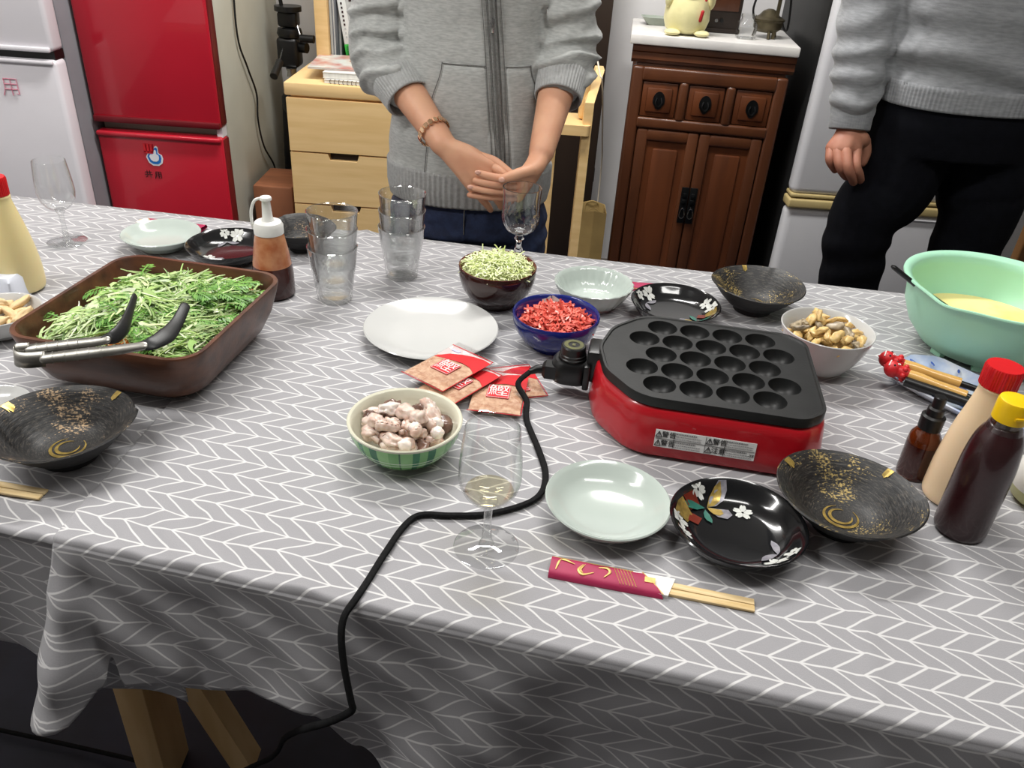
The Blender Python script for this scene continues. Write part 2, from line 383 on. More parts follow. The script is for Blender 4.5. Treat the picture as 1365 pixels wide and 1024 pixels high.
# bookshelf on the chest
off = Vector((-.36, 2.78, .766))
t = thing('bookshelf', 'pale wooden open bookshelf standing on the chest of drawers', 'shelf', off)
for x in (-.675, -.436): link('side_panel', loc_box((x, 2.65, .766), (x + .04, 2.92, 1.46), .002), M_oak, t)
link('back_panel', loc_box((-.635, 2.905, .79), (-.436, 2.918, 1.46)), M_oak, t)
link('shelf_board', loc_box((-.635, 2.67, 1.2), (-.436, 2.905, 1.222)), M_oak, t)
link('bottom_board', loc_box((-.635, 2.66, .768), (-.436, 2.905, .786)), mat('grey_tray', (96, 98, 96), .5, var=(10, (88, 90, 88), 2)), t)
M_file = mat('grey_file_board', (176, 178, 176), .6, var=(30, (150, 154, 154), 2, (4, 1, .3)))
M_file2 = mat('blue_grey_file_board', (120, 124, 130), .6, var=(40, (96, 100, 110), 2, (4, 1, .3)))
for k, (x, wd, m, lb) in enumerate([(-.633, .007, M_file, 'thin pale grey document folder next to the shelf side panel'), (-.625, .008, M_file2, 'blue-grey document folder between two pale folders on the bookshelf'), (-.616, .007, M_file, 'thin pale grey document folder leaning by the white and green box')]):
    t = thing('document_folder', lb, 'folder', (x, 2.70, .787), group='folders on the bookshelf')
    link('cover', bx((0, 0, 0), (.002, .19, .27)), m, t); link('cover', bx((wd - .002, 0, 0), (wd, .19, .27)), m, t); t.location.y = 2.71 if k == 2 else 2.67
    link('paper_block', bx((.002, .003, .002), (wd - .002, .186, .262)), mat('paper_pages', (222, 220, 212), .8, var=(80, (208, 206, 198), 2, (1, 1, .1))), t)
t = thing('boxed_book', 'white boxed book with a bright green lower band leaning on the bookshelf', 'book', (-.590, 2.69, .787)); t.rotation_euler[1] = R(-8)
M_bw = mat('box_white', (226, 228, 224), .5, var=(20, (218, 220, 216), 2)); M_bgr = mat('box_green', (60, 176, 66), .5, var=(30, (50, 160, 58), 2)); M_bgy = mat('box_grey_print', (186, 188, 186), .5, var=(60, (172, 174, 172), 2))
link('slipcase', bx((0, 0, .042), (.06, .16, .21), .002), M_bw, t); link('green_band', bx((-.0005, -.0005, .0), (.0605, .1605, .042), .001), M_bgr, t)
link('grey_panel', bx((.026, -.001, .044), (.06, 0, .208)), M_bgy, t)
for k in range(9): link('printed_letter', bx((.009, -.0012, .06 + k * .012), (.014, 0, .066 + k * .012)), M_bgy if k < 3 else M_ink, t, smooth=0)
for k in range(2): link('printed_square', bx((.036, -.0018, .18 - k * .018), (.045, -.0005, .191 - k * .018)), M_ink, t, smooth=0)
M_bg2 = mat('box_dark_green_print', (30, 110, 40), .5, var=(60, (40, 126, 50), 2))
for k in range(5): link('printed_letter', bx((.006, -.0018, .004 + k * .0072), (.013, -.0002, .009 + k * .0072)), M_bg2, t, smooth=0)
bm = B(); lathe(bm, [(.0, -.0), (.007, 0), (.007, .001), (0, .001)], 16); bmesh.ops.transform(bm, matrix=Matrix.Translation((.012, -.0002, .196)) @ Matrix.Rotation(R(90), 4, 'X'), verts=bm.verts); link('round_logo', bm, M_ink, t)
t = thing('book', 'white paperback with grey lettering behind the boxed book on the shelf', 'book', (-.520, 2.70, .787)); t.rotation_euler[1] = R(-9)
link('cover', bx((0, 0, 0), (.024, .15, .22), .001), M_bw, t); link('paper_block', bx((.002, .004, .003), (.022, .152, .217)), MATS['paper_pages'], t)
# papers on the chest
def slab_book(name, label, cat, px, w_, d_, h_, z, rz, m, extra=None):
    t = thing(name, label, cat, (px[0], px[1], z), rz)
    link('cover', bx((0, 0, h_ - .0012), (w_, d_, h_)), m, t); link('paper_block', bx((.001, .001, .0008), (w_ - .001, d_ - .001, h_ - .0012)), MATS['paper_pages'], t); link('cover', bx((0, 0, 0), (w_, d_, .0008)), m, t)
    return t
M_mag = mat('magazine_cover_print', (206, 212, 206), .35, var=(14, (186, 120, 110), 2.2)); M_pale = mat('white_card', (228, 226, 220), .6, var=(20, (220, 217, 210), 2))
t = slab_book('spiral_notebook', 'spiral-bound white notebook at the bottom of the stack on the chest', 'notebook', (-.60, 2.42), .2, .2, .010, .767, R(-2), M_pale)
bm = B()
for k in range(14):
    a = [(.02 + k * .0125 + .0012 * math.cos(j), -.001 + .006 * math.cos(j * .9), .005 + .006 * math.sin(j * .9)) for j in range(8)]
    tube(bm, a, .0009, 5)
link('spiral_binding', bm, mat('dark_wire', (70, 62, 56), .35, .8, var=(50, (60, 54, 50), 2)), t)
slab_book('paper_pad', 'thick white paper pad between the notebook and the magazine on the chest', 'paper pad', (-.605, 2.43), .2, .2, .016, .7785, R(1), M_pale)
t = slab_book('magazine', 'colourful magazine lying on top of the white paper stack', 'magazine', (-.655, 2.455), .25, .21, .005, .796, R(4), M_mag)
bm = B(); 
for x, y, r in [(.16, .09, .045), (.2, .12, .03), (.13, .12, .025)]: lathe(bm, [(0, .0055), (r, .0055), (r, .0051)], 14, c=(x, y, 0))
link('cover_picture', bm, mat('magazine_picture', (150, 60, 62), .4, var=(30, (206, 150, 96), 3)), t)
# camera tripod in the gap
off = Vector((-.785, 2.76, 0)); t = thing('camera_tripod', 'black camera tripod with pan handles standing behind the chest corner', 'tripod', off)
M_chr = mat('brushed_steel', (190, 190, 190), .25, 1, var=(40, (170, 170, 170), 2))
for a in (90, 205, 335):
    d = Vector((math.cos(R(a)), math.sin(R(a)), 0)); lg = link('leg', tb([d * .03 + Vector((0, 0, .62)), d * .045 + Vector((0, 0, .3)), d * .058 + Vector((0, 0, .012))], [.013, .011, .009], 10), M_black, t)
    bm = B(); ball(bm, d * .058 + Vector((0, 0, .009)), .011, (1, 1, .8)); link('rubber_foot', bm, M_black, lg)
link('spider', lath([(0, .59), (.035, .59), (.042, .61), (.042, .645), (.03, .66), (0, .66)], 20), M_black, t)
link('center_column', tb([(0, 0, .4), (0, 0, .78)], .0125, 14), M_black, t)
h = bx((-.038, -.035, .74), (.03, .035, .83), .012, 3); lathe(h, [(0, .83), (.036, .83), (.04, .84), (.036, .855), (0, .86)], 20); box(h, (-.03, -.028, .86), (.03, .028, .905), .008)
lathe(h, [(0, .905), (.042, .905), (.042, .92), (0, .92)], 20); tube(h, [(-.02, 0, .92), (-.03, 0, 1.0)], .006, 8)
hd = link('pan_head', h, M_black, t)
bm = B(); tube(bm, [(.02, 0, .80), (.055, -.01, .80)], .016, 14); link('lock_knob', bm, M_black, hd)
bm = B(); lathe(bm, [(0, .715), (.016, .715), (.013, .73), (.018, .74), (0, .742)], 16, c=(.005, -.03, 0)); link('steel_collar', bm, M_chr, hd)
e1 = PY(414, 52, 2.73) - off
link('handle_rod', tb([(.02, 0, .885), (e1.x - .03, e1.y, e1.z)], .0028, 8), M_chr, t); link('handle_grip', tb([(e1.x - .032, e1.y, e1.z), (e1.x + .012, e1.y - .004, e1.z)], .012, 14), M_black, t)
e2 = PY(370, 95, 2.6) - off
link('handle_rod', tb([(-.02, -.02, .80), (e2.x, e2.y + .03, e2.z + .02)], .0028, 8), M_chr, t); link('handle_grip', tb([(e2.x, e2.y + .03, e2.z + .022), (e2.x - .004, e2.y - .03, e2.z - .01)], .012, 14), M_black, t)

# ------------------------------------------------------------------ rack, panel, bag, white cable
M_dkpan = mat('dark_brown_panel', (48, 36, 28), .55, var=(7, (38, 28, 22), 1.8, (1, 1, .2)))
off = Vector((-.05, 2.87, 0)); t = thing('folding_screen', 'tall dark brown folded wooden screen against the back wall', 'screen', off)
for k in range(3):
    b_ = link('panel', loc_box((-.34, 2.845 + k * .034, .03), (.238 - .012 * k, 2.873 + k * .034, 1.75), .003), M_dkpan, t)
for z in (.4, 1.2): link('hinge', loc_box((.226, 2.85, z), (.24, 2.94, z + .05), .002), M_fdark, t)
off = Vector((.14, 2.42, 0)); t = thing('wooden_rack', 'pale wooden rack with upright plank, shelf board and round post beside dark cabinet', 'rack', off)
def plank(nm, a, b, wx, wy):
    """bar between two points with a wx by wy section"""
    bm = B(); a, b = Vector(a), Vector(b); rings = []
    for p_ in (a, b): rings.append([p_ + Vector((x, y, 0)) for x, y in ((-wx, -wy), (wx, -wy), (wx, wy), (-wx, wy))])
    return link(nm, loft(bm, rings), M_oak, t, smooth=0)
A = PY(797, 110, 2.38) - off; C_ = PY(767, 330, 2.38) - off
A = PY(786, 136, 2.34) - off; A2 = PY(800, 92, 2.5) - off; C_ = PY(763, 345, 2.34) - off
dz_ = (A - C_) / (A.z - C_.z); F0 = C_ - dz_ * C_.z
bm = B(); loft(bm, [[p_ + Vector((x, y, 0)) for x, y in ((-.0125, -.012), (.0125, -.012), (.0125, .05), (-.0125, .05))] for p_ in (F0, A, A2)]); link('upright_plank', bm, M_oak, t, smooth=0)
plank('upright_plank', (A.x - .09, A.y + .16, .68), (C_.x - .09, C_.y + .16, .0), .012, .03)
s_ = PY(768, 168, 2.36) - off
bm = B(); loft(bm, [ring3(rrect(.05, .075, .012, cx=s_.x - .012, cy=s_.y + .03), s_.z - .016), ring3(rrect(.05, .075, .012, cx=s_.x - .012, cy=s_.y + .03), s_.z + .012)]); link('shelf_board', bm, M_oak, t)
d0 = PY(777, 148, 2.39) - off; d1 = PY(790, 38, 2.39) - off
link('round_post', tb([d0 - Vector((0, 0, .01)), (d0 + d1) / 2, d1], [.0135, .014, .0125], 14, round_end=True), M_oak, t)
plank('cross_rail', (A.x - .1, A.y + .05, .12), (A.x - .1, A.y + .05, .16), .09, .012)
b0 = PY(797, 285, 2.5)
off = Vector((.222, 2.55, 0)); t = thing('paper_bag', 'open tan paper bag on the floor beside the dark cabinet', 'bag', off)
zt = b0.z + .0
M_kraft = mat('kraft_paper', (176, 150, 96), .8, var=(12, (160, 134, 84), 1.8), bump=(18, .2))
bm = B()
def bagring(z, k, inn=0):
    return [Vector((x, y, z + (.012 if abs(x) < .01 else 0))) for x, y in [(-.042 + inn, -.045 + inn), (0, -.05 + inn - k), (.042 - inn, -.045 + inn), (.042 - inn, 0), (.042 - inn, .045 - inn), (0, .045 - inn), (-.042 + inn, .045 - inn), (-.042 + inn, 0)]]
loft(bm, [bagring(0, 0), bagring(zt * .5, .004), bagring(zt, .012), bagring(zt, .012, .002), bagring(.004, 0, .002)]); link('bag_body', bm, M_kraft, t, smooth=20)
bm = B()
for s in (-1, 1):
    tube(bm, catmull([(-.02, s * .044, zt - .03), (-.02, s * .042, zt + .0), (0, s * .036, zt + .012), (.02, s * .042, zt), (.02, s * .044, zt - .03)], 5), .0016, 6)
link('bag_handles', bm, M_kraft, t)
wc = [PY(782, -20, 2.45), PY(782, 20, 2.45), PY(786, 50, 2.44), PY(795, 75, 2.4), PY(800, 100, 2.36), PY(803, 112, 2.36), PY(803, 175, 2.5), PY(800, 240, 2.6)]
wc.append(Vector((wc[-1].x, wc[-1].y, .02)))
M_wcab = mat('white_cable', (214, 206, 190), .5, var=(20, (206, 198, 182), 2))
tag(link('cable', tb(catmull(wc, 6), .0024, 8), M_wcab), 'white cable draped over the pale wooden rack', 'cable')

# ------------------------------------------------------------------ dark cabinet
off = Vector((.51, 2.68, 0)); t = thing('cabinet', 'dark carved wooden cabinet with three small drawers, two doors and marble top', 'cabinet', off)
t.rotation_euler[2] = R(-6); t.location = off + Vector((.019, 0, 0))
M_dw = mat('dark_walnut', (98, 56, 32), .38, coat=.15, var=(7, (76, 42, 24), 1.5, (1, 1, .25)), bump=(30, .08, (3, 1, .4)))
M_dw2 = mat('dark_walnut_panel', (110, 60, 32), .38, coat=.15, var=(6, (80, 42, 22), 1.4, (2.5, 1, .2)), bump=(30, .08, (3, 1, .4)))
M_marb = mat('white_marble', (230, 227, 222), .3, var=(9, (214, 211, 208), 2.5, (1, 2, 1)))
M_iron = mat('blackened_iron', (26, 27, 28), .4, .7, var=(40, (36, 37, 38), 2))
X0, X1, YF, ZT = .288, .738, 2.5, .915
link('carcass', loc_box((X0 + .01, YF + .018, .06), (X1 - .01, 2.83, ZT), .002), M_dw, t)
for x in (X0, X1 - .035):
    link('corner_post', loc_box((x, YF, 0), (x + .035, YF + .04, ZT - .06), .008, 3), M_dw, t); link('corner_post', loc_box((x, 2.79, 0), (x + .035, 2.83, ZT - .06), .004), M_dw, t)
bm = B()
prof = [(.0, ZT), (-.012, ZT), (-.012, ZT - .018), (-.006, ZT - .022), (-.008, ZT - .04), (0, ZT - .05), (.006, ZT - .052)]
loft(bm, [[Vector((x - off.x, YF + .01 + dy - off.y, z)) for dy, z in prof] + [Vector((x - off.x, YF + .05 - off.y, ZT - .052)), Vector((x - off.x, YF + .05 - off.y, ZT))] for x in (X0 - .008, X1 + .008)]); link('cornice', bm, M_dw, t, smooth=30)
link('marble_top', loc_box((X0 - .018, YF - .012, ZT), (X1 + .010, 2.84, ZT + .027), .004), M_marb, t)
def rail(a, b, nm='rail'): return link(nm, loc_box(a, b, .007, 3), M_dw, t)
rail((X0 + .03, YF - .002, ZT - .1), (X1 - .03, YF + .03, ZT - .06)); zr = PY(940, 172, YF).z
rail((X0 + .03, YF - .002, zr - .014), (X1 - .03, YF + .03, zr + .018)); rail((X0 + .03, YF - .002, .06), (X1 - .03, YF + .03, .1))
zd0, zd1 = zr + .018, ZT - .1
wd = (X1 - X0 - .07 - 2 * .03) / 3
for k in range(3):
    x = X0 + .035 + k * (wd + .03)
    if k: link('divider', loc_box((x - .029, YF - .004, zd0 - .006), (x - .001, YF + .03, zd1 + .006), .01, 3), M_dw, t)
    d = link('drawer', loc_box((x + .002, YF + .004, zd0 + .002), (x + wd - .002, YF + .03, zd1 - .002), .003), M_dw2, t)
    link('raised_panel', loc_box((x + .016, YF - .002, zd0 + .016), (x + wd - .016, YF + .006, zd1 - .016), .005, 2), M_dw2, d)
    cx, cz = x + wd / 2, (zd0 + zd1) / 2
    pl_ = flat_xz([(cx - off.x + .018 * math.cos(a) * (1 if math.sin(a) > -.4 else .8), cz + .026 * math.sin(a)) for a in [2 * math.pi * i / 20 for i in range(20)]], YF - .0045 - off.y, YF - .001 - off.y)
    hp = link('lock_plate', pl_, M_iron, d, smooth=0)
    link('drop_pull', tb(catmull([(cx - off.x - .006, YF - .006 - off.y, cz + .008), (cx - off.x - .009, YF - .011 - off.y, cz - .006), (cx - off.x, YF - .012 - off.y, cz - .016), (cx - off.x + .009, YF - .011 - off.y, cz - .006), (cx - off.x + .006, YF - .006 - off.y, cz + .008)], 4), .0022, 6), M_iron, hp)
zt = zr - .016; xm = (X0 + X1) / 2
for s, (xa, xb) in enumerate([(X0 + .037, xm - .001), (xm + .001, X1 - .037)]):
    d = link('door', loc_box((xa + .028, YF + .01, .13), (xb - .028, YF + .022, zt - .028)), M_dw2, t)
    fr = [(xa, YF, .104), (xa + .034, YF + .026, zt)], [(xb - .034, YF, .104), (xb, YF + .026, zt)], [(xa + .03, YF, zt - .034), (xb - .03, YF + .026, zt)], [(xa + .03, YF, .104), (xb - .03, YF + .026, .138)]
    for a, b in fr: link('door_frame', loc_box(a, b, .007, 2), M_dw, d)
    link('raised_panel', loc_box((xa + .055, YF + .004, .16), (xb - .055, YF + .014, zt - .058), .005, 2), M_dw2, d)
    zc = PY(915, 275, YF).z; x_ = xm - .0245 if s == 0 else xm + .0015
    pt = link('lock_plate', loc_box((x_, YF - .004, zc - .055), (x_ + .023, YF + .001, zc + .06), .001), M_iron, d)
    cx = x_ + .0115 - off.x; fy = YF - off.y
    link('drop_pull', tb(catmull([(cx - .005, fy - .006, zc - .012), (cx - .008, fy - .01, zc - .03), (cx, fy - .011, zc - .038), (cx + .008, fy - .01, zc - .03), (cx + .005, fy - .006, zc - .012), (cx, fy - .008, zc - .006), (cx - .005, fy - .006, zc - .012)], 3), .0018, 6), M_chr, pt)
    bm = B(); 
    for dz in (.035, .015): box(bm, (cx - .006, fy - .0075, zc + dz - .007), (cx + .006, fy - .0035, zc + dz + .007), .002)
    link('staple', bm, M_iron, pt)
# things on the cabinet
ZM = ZT + .0275
M_plush = mat('cream_plush', (232, 224, 168), .9, var=(30, (222, 214, 158), 2), bump=(220, .25), sheen=.3)
fp = PY(912, 43, 2.58); off = Vector((fp.x, fp.y, ZM)); t = thing('plush_figurine', 'plump cream coloured plush figurine with a red spoon on marble top', 'figurine', off)
bm = lath([(0, .004), (.04, .004), (.058, .015), (.066, .04), (.064, .075), (.056, .105), (.046, .13), (.047, .15), (.044, .175), (.03, .195), (0, .204)], 32)
link('body', bm, M_plush, t)
for s in (-1, 1):
    bm = B(); ball(bm, (s * .042, -.045, .009), .021, (1.1, 1.2, .42)); link('foot', bm, M_plush, t)
    bm = B(); ball(bm, (s * .06, -.022, .095), .017, (.7, 1, 1.5)); link('arm', bm, M_plush, t)
bm = B(); ball(bm, (-.004, -.043, .115), .03, (1.1, .75, .75)); link('muzzle', bm, mat('grey_white_plush', (204, 202, 204), .9, var=(40, (194, 192, 195), 2)), t)
for s in (-1, 1):
    bm = B(); ball(bm, (s * .017 - .003, -.04, .158), .0045); link('eye', bm, M_black, t)
M_rp = mat('red_felt', (176, 30, 34), .6, var=(40, (164, 26, 30), 2))
bm = B(); tube(bm, [(.03, -.06, .045), (.033, -.062, .068)], .0048, 8, round_end=True); tube(bm, [(.037, -.06, .095), (.044, -.058, .118)], .0035, 8); ball(bm, (.05, -.057, .128), .018, (.8, .4, 1)); link('spoon', bm, M_rp, t)
dp = PZ(885, 30, ZM); t = thing('small_dish', 'grey-green oblong dish behind the cream figurine', 'dish', (dp.x - .01, min(dp.y, 2.74), ZM))
bm = loft(B(), [ring3(rrect(.05, .022, .01), 0.0), ring3(rrect(.07, .035, .012), .022), ring3(rrect(.066, .031, .01), .022), ring3(rrect(.047, .019, .008), .004)]); link('dish_body', bm, mat('celadon_glaze', (150, 158, 146), .3, var=(12, (138, 146, 136), 2)), t)
link('foot', loft(B(), [ring3(rrect(.04, .016, .008), 0), ring3(rrect(.045, .018, .008), .003)]), MATS['celadon_glaze'], t)
rp = PY(957, 38, 2.66); t = thing('radio', 'small dark brown wooden radio between figurine and glass jar', 'radio', (rp.x, 2.7, ZM))
link('case', bx((-.06, -.05, .006), (.06, .09, .19), .003), M_dkpan, t); link('plinth', bx((-.063, -.054, 0), (.063, .093, .012), .002), M_dkpan, t)
link('front_panel', bx((-.05, -.053, .06), (.05, -.049, .18), .002), M_dw, t)
bm = B(); tube(bm, [(-.012, -.05, .034), (-.012, -.056, .034)], .005, 12); link('knob', bm, M_chr, t)
bm = B(); tube(bm, [(.004, -.05, .034), (.004, -.056, .034)], .006, 12); link('knob', bm, M_black, t)
M_glass = mat('clear_glass', (250, 252, 252), .02, trans=1, ior=1.45)
M_thin = thin_glass('thin_clear_glass', (.995, .998, .997), .035, .85, 3.2)
M_thick = thin_glass('pressed_glass', (.978, .984, .982), .085, 1.0, 2.0)
jp = PY(994, 44, 2.57); t = thing('glass_jar', 'small empty clear glass jar with wide neck on marble top', 'jar', (jp.x, jp.y, ZM))
link('jar_body', loft(B(), [ring3(rrect(.022, .022, .008), .0), ring3(rrect(.026, .026, .009), .004), ring3(rrect(.026, .026, .009), .04), ring3(rrect(.019, .019, .016), .05), ring3(rrect(.019, .019, .0185), .056), ring3(rrect(.021, .021, .0205), .058), ring3(rrect(.021, .021, .0205), .066), ring3(rrect(.0185, .0185, .018), .066)], cap=False), M_thick, t)
link('jar_base', loft(B(), [ring3(rrect(.022, .022, .008), .0005), ring3(rrect(.02, .02, .008), .004)]), M_thick, t)
lp_ = PY(1022, 40, 2.62); t = thing('brass_burner', 'old brass spirit burner with black wire handle on marble top', 'burner', (lp_.x, lp_.y, ZM))
M_brass = mat('tarnished_brass', (104, 96, 76), .4, .8, var=(30, (84, 76, 58), 2))
link('bowl', lath([(0, .016), (.028, .016), (.04, .026), (.043, .045), (.046, .047), (.046, .052), (.03, .06), (.02, .072), (.008, .078), (0, .078)], 24), M_brass, t)
for a in (0, 120, 240): link('leg', tb([(.03 * math.cos(R(a + 30)), .03 * math.sin(R(a + 30)), .03), (.037 * math.cos(R(a + 30)), .037 * math.sin(R(a + 30)), .0)], .005, 8), M_brass, t)
link('post', bx((.01, -.03, .0), (.02, -.022, .2), .001), M_brass, t)
link('wire_handle', tb(catmull([(-.045, 0, .05), (-.05, 0, .09), (-.02, 0, .19), (.03, 0, .21), (.052, 0, .11), (.06, 0, .03), (.05, 0, .026), (.04, 0, .045)], 5), .0032, 8), M_black, t)

# stool at the far right
sp = PY(1348, 250, 2.0); off = Vector((sp.x + .13, 2.0, 0)); t = thing('wooden_stool', 'wooden stool with a cream seat behind the green basin', 'stool', off)
zs = PY(1362, 232, 2.0).z
link('seat', loft(B(), [ring3(rrect(.13, .13, .03), zs - .02), ring3(rrect(.14, .14, .04), zs - .012), ring3(rrect(.14, .14, .04), zs + .008), ring3(rrect(.13, .13, .03), zs + .016)]), mat('cream_seat', (214, 208, 190), .6, var=(12, (204, 198, 180), 2)), t)
M_dkw = mat('aged_brown_wood', (126, 88, 48), .55, var=(9, (106, 72, 38), 1.8, (1, 1, .3)))
for x in (-1, 1):
    for y in (-1, 1): link('leg', loft(B(), [ring3(rrect(.014, .014, .004, cx=x * .135, cy=y * .135), 0), ring3(rrect(.015, .015, .004, cx=x * .105, cy=y * .105), zs - .02)]), M_dkw, t)
for y in (-1, 1): link('stretcher', tb([(-.122, y * .122, .22), (.122, y * .122, .22)], .01, 10), M_dkw, t)

# ------------------------------------------------------------------ table and cloths
def yF(x): return .488 - .185 * x
def yB(x): return 1.367 - .107 * x
TX0, TX1 = -1.25, 1.15
M_pine = mat('pine_wood', (222, 190, 140), .6, var=(8, (204, 168, 116), 1.6, (3, 3, .4)), bump=(40, .06, (4, 4, .5)))
off = Vector((0, 1, 0)); t = thing('dining_table', 'long pine trestle table under the patterned grey cloths', 'table', off)
e = .006
poly = [(TX0, yF(TX0) + e), (TX1, yF(TX1) + e), (TX1, yB(TX1) - e), (TX0, yB(TX0) - e)]
link('tabletop', prism(B(), [(x, y - 1) for x, y in poly], TZ - .04, TZ - .0045), M_pine, t, smooth=0)
lg0 = PY(163, 965, .75)
def post(x, y): return link('leg', bx((x, y - 1, 0), (x + .045, y + .08 - 1, TZ - .04), .003), M_pine, t)
post(lg0.x, .75); post(lg0.x + .03, 1.22); post(1.0, .5); post(1.0, 1.1)
a_, b_ = PY(285, 945, .80), PY(340, 1030, .80); dv = (b_ - a_).normalized()
def brace(a, b):
    bm = B(); loft(bm, [[Vector(p) + Vector((x, y - 1, 0)) for x, y in ((-.018, -.02), (.018, -.02), (.018, .02), (-.018, .02))] for p in (a, b)]); return link('brace', bm, M_pine, t, smooth=0)
top = a_ - dv * ((a_.z - .675) / dv.z); bot = a_ - dv * ((a_.z - .03) / dv.z)
brace(bot, top)
link('apron', bx((lg0.x, .80 - 1, .60), (1.0, .82 - 1, .68)), M_pine, t)

def cloth_material():
    m = mat('chevron_cloth', (150, 150, 152), .85, sheen=.25); nt = m.node_tree; p = nt.nodes['Principled BSDF']
    N = nt.nodes.new; L = nt.links.new
    uv = N('ShaderNodeUVMap'); sx = N('ShaderNodeSeparateXYZ'); L(uv.outputs[0], sx.inputs[0])
    def mth(op, a, b=None):
        n = N('ShaderNodeMath'); n.operation = op
        for i, v in enumerate((a, b)):
            if v is None: continue
            if isinstance(v, (int, float)): n.inputs[i].default_value = v
            else: L(v, n.inputs[i])
        return n.outputs[0]
    # hand-drawn wobble of the lines
    nz = N('ShaderNodeTexNoise'); nz.inputs['Scale'].default_value = 26; nz.inputs['Detail'].default_value = 1; L(uv.outputs[0], nz.inputs['Vector'])
    wob = mth('MULTIPLY', mth('SUBTRACT', nz.outputs['Fac'], .5), .006)
    Bv, Av, P = .0247, .034, .0266
    v = mth('ADD', mth('SUBTRACT', sx.outputs['Y'], .1185), 4.94); u = mth('ADD', mth('SUBTRACT', sx.outputs['X'], .352), 5.32)
    v = mth('ADD', v, wob)
    tri = mth('PINGPONG', v, Bv)
    xs_ = mth('ADD', mth('ADD', u, mth('MULTIPLY', tri, Av / Bv)), wob)
    d1 = mth('MULTIPLY', mth('PINGPONG', xs_, P / 2), .59); d2 = mth('PINGPONG', v, Bv / 2)
    d = mth('MINIMUM', d1, d2)
    mr = N('ShaderNodeMapRange'); mr.interpolation_type = 'SMOOTHSTEP'; mr.inputs['From Min'].default_value = .00055; mr.inputs['From Max'].default_value = .0013
    mr.inputs['To Min'].default_value = 1; mr.inputs['To Max'].default_value = 0; L(d, mr.inputs['Value'])
    n2 = N('ShaderNodeTexNoise'); n2.inputs['Scale'].default_value = 900; L(uv.outputs[0], n2.inputs['Vector'])
    g = N('ShaderNodeMix'); g.data_type = 'RGBA'; g.inputs[6].default_value = lin((144, 143, 146)); g.inputs[7].default_value = lin((158, 157, 160)); L(n2.outputs['Fac'], g.inputs[0])
    mx = N('ShaderNodeMix'); mx.data_type = 'RGBA'; mx.inputs[7].default_value = lin((208, 207, 207)); L(mr.outputs[0], mx.inputs[0]); L(g.outputs[2], mx.inputs[6])
    L(mx.outputs[2], p.inputs['Base Color'])
    bp = N('ShaderNodeBump'); bp.inputs['Strength'].default_value = .25; bp.inputs['Distance'].default_value = .0006; L(n2.outputs['Fac'], bp.inputs['Height']); L(bp.outputs[0], p.inputs['Normal'])
    return m
M_cloth = cloth_material()
def seam_x(y): return -.429 + .068 * (y - .554)
def wrinkle(x, y):
    """height of gentle creases in the cloth on the table top"""
    yf = yF(x); dfront = y - yf
    near = 1 - sm(dfront, .0, .16); left = 1 - sm(x, -.3, .12)
    a = x * .83 + y * .55
    h = .0050 * near * left * (math.sin(a * 60 + 4 * noise.noise((x * 5, y * 5, 0))) ** 2) * (noise.noise((x * 9, y * 4, 1.3)) * .6 + .6)
    h += .0028 * max(0, 1 - abs((x - .31) - .22 * dfront - .005) / .010) * sm(dfront, .0, .02) * (1 - sm(dfront, .10, .24))
    back = 1 - sm(yB(x) - y, .02, .16)
    h += .006 * back * max(0, 1 - abs(x + .34) / .05) ** 2
    h += .0012 * (noise.noise((x * 14, y * 10, 5)) * .5 + .5) * (1 - sm(dfront, .05, .5))
    return max(0, h)
def cloth(name, xs, hem, lift, folds, label):
    """top from the back edge to the front edge, round the edge, then the hanging front down to hem(x)"""
    me = bpy.data.meshes.new(name); co = []; uvs = []; rows = 0
    nt_, nd = 84, 56; r = .005
    for i in range(nt_ + 1 + 6 + nd):
        for x in xs:
            if callable(x): pass
            yf, yb = yF(x), yB(x)
            if i <= nt_:
                tt = (1 - i / nt_) ** 1.7; y = yf + r + (yb - yf - r) * tt
                co.append((x + lift[1](y, x), y, TZ + lift[0] + wrinkle(x, y))); uvs.append((x + lift[1](y, x), tt * .865 + .009))
            elif i <= nt_ + 6:
                a = (i - nt_) / 6 * math.pi / 2
                co.append((x + lift[1](yf, x), yf + r - r * math.sin(a), TZ + lift[0] - r + r * math.cos(a) + wrinkle(x, yf + r) * math.cos(a))); uvs.append((x + lift[1](yf, x), .009 - a * r))
            else:
                k = ((i - nt_ - 6) / nd) ** 1.35; L_ = (TZ - .005) - hem(x); s = k * L_
                dx, dy = folds(x, s, L_)
                co.append((x + lift[1](yf, x) + dx, yf - dy, TZ + lift[0] - r - s)); uvs.append((x + lift[1](yf, x), .009 - 1.57 * r - s))
        rows += 1
    n = len(xs); fc = []
    for i in range(rows - 1):
        for j in range(n - 1): fc.append((i * n + j, (i + 1) * n + j, (i + 1) * n + j + 1, i * n + j + 1))
    me.from_pydata(co, [], fc); ul = me.uv_layers.new(name='UVMap')
    for lp2 in me.loops: ul.data[lp2.index].uv = uvs[lp2.vertex_index]
    o = link(name, me, M_cloth, smooth=180)
    sd = o.modifiers.new('thickness', 'SOLIDIFY'); sd.thickness = .0007; sd.offset = 1
    return tag(o, label, 'tablecloth')
def hem_main(x):
    return interp(x, [(-.43, .498), (-.415, .507), (-.402, .545), (-.391, .582), (-.380, .545), (-.30, .553), (-.21, .575), (-.172, .570), (-.13, .525), (-.05, .43), (.08, .32), (.3, .26), (1.2, .26)])
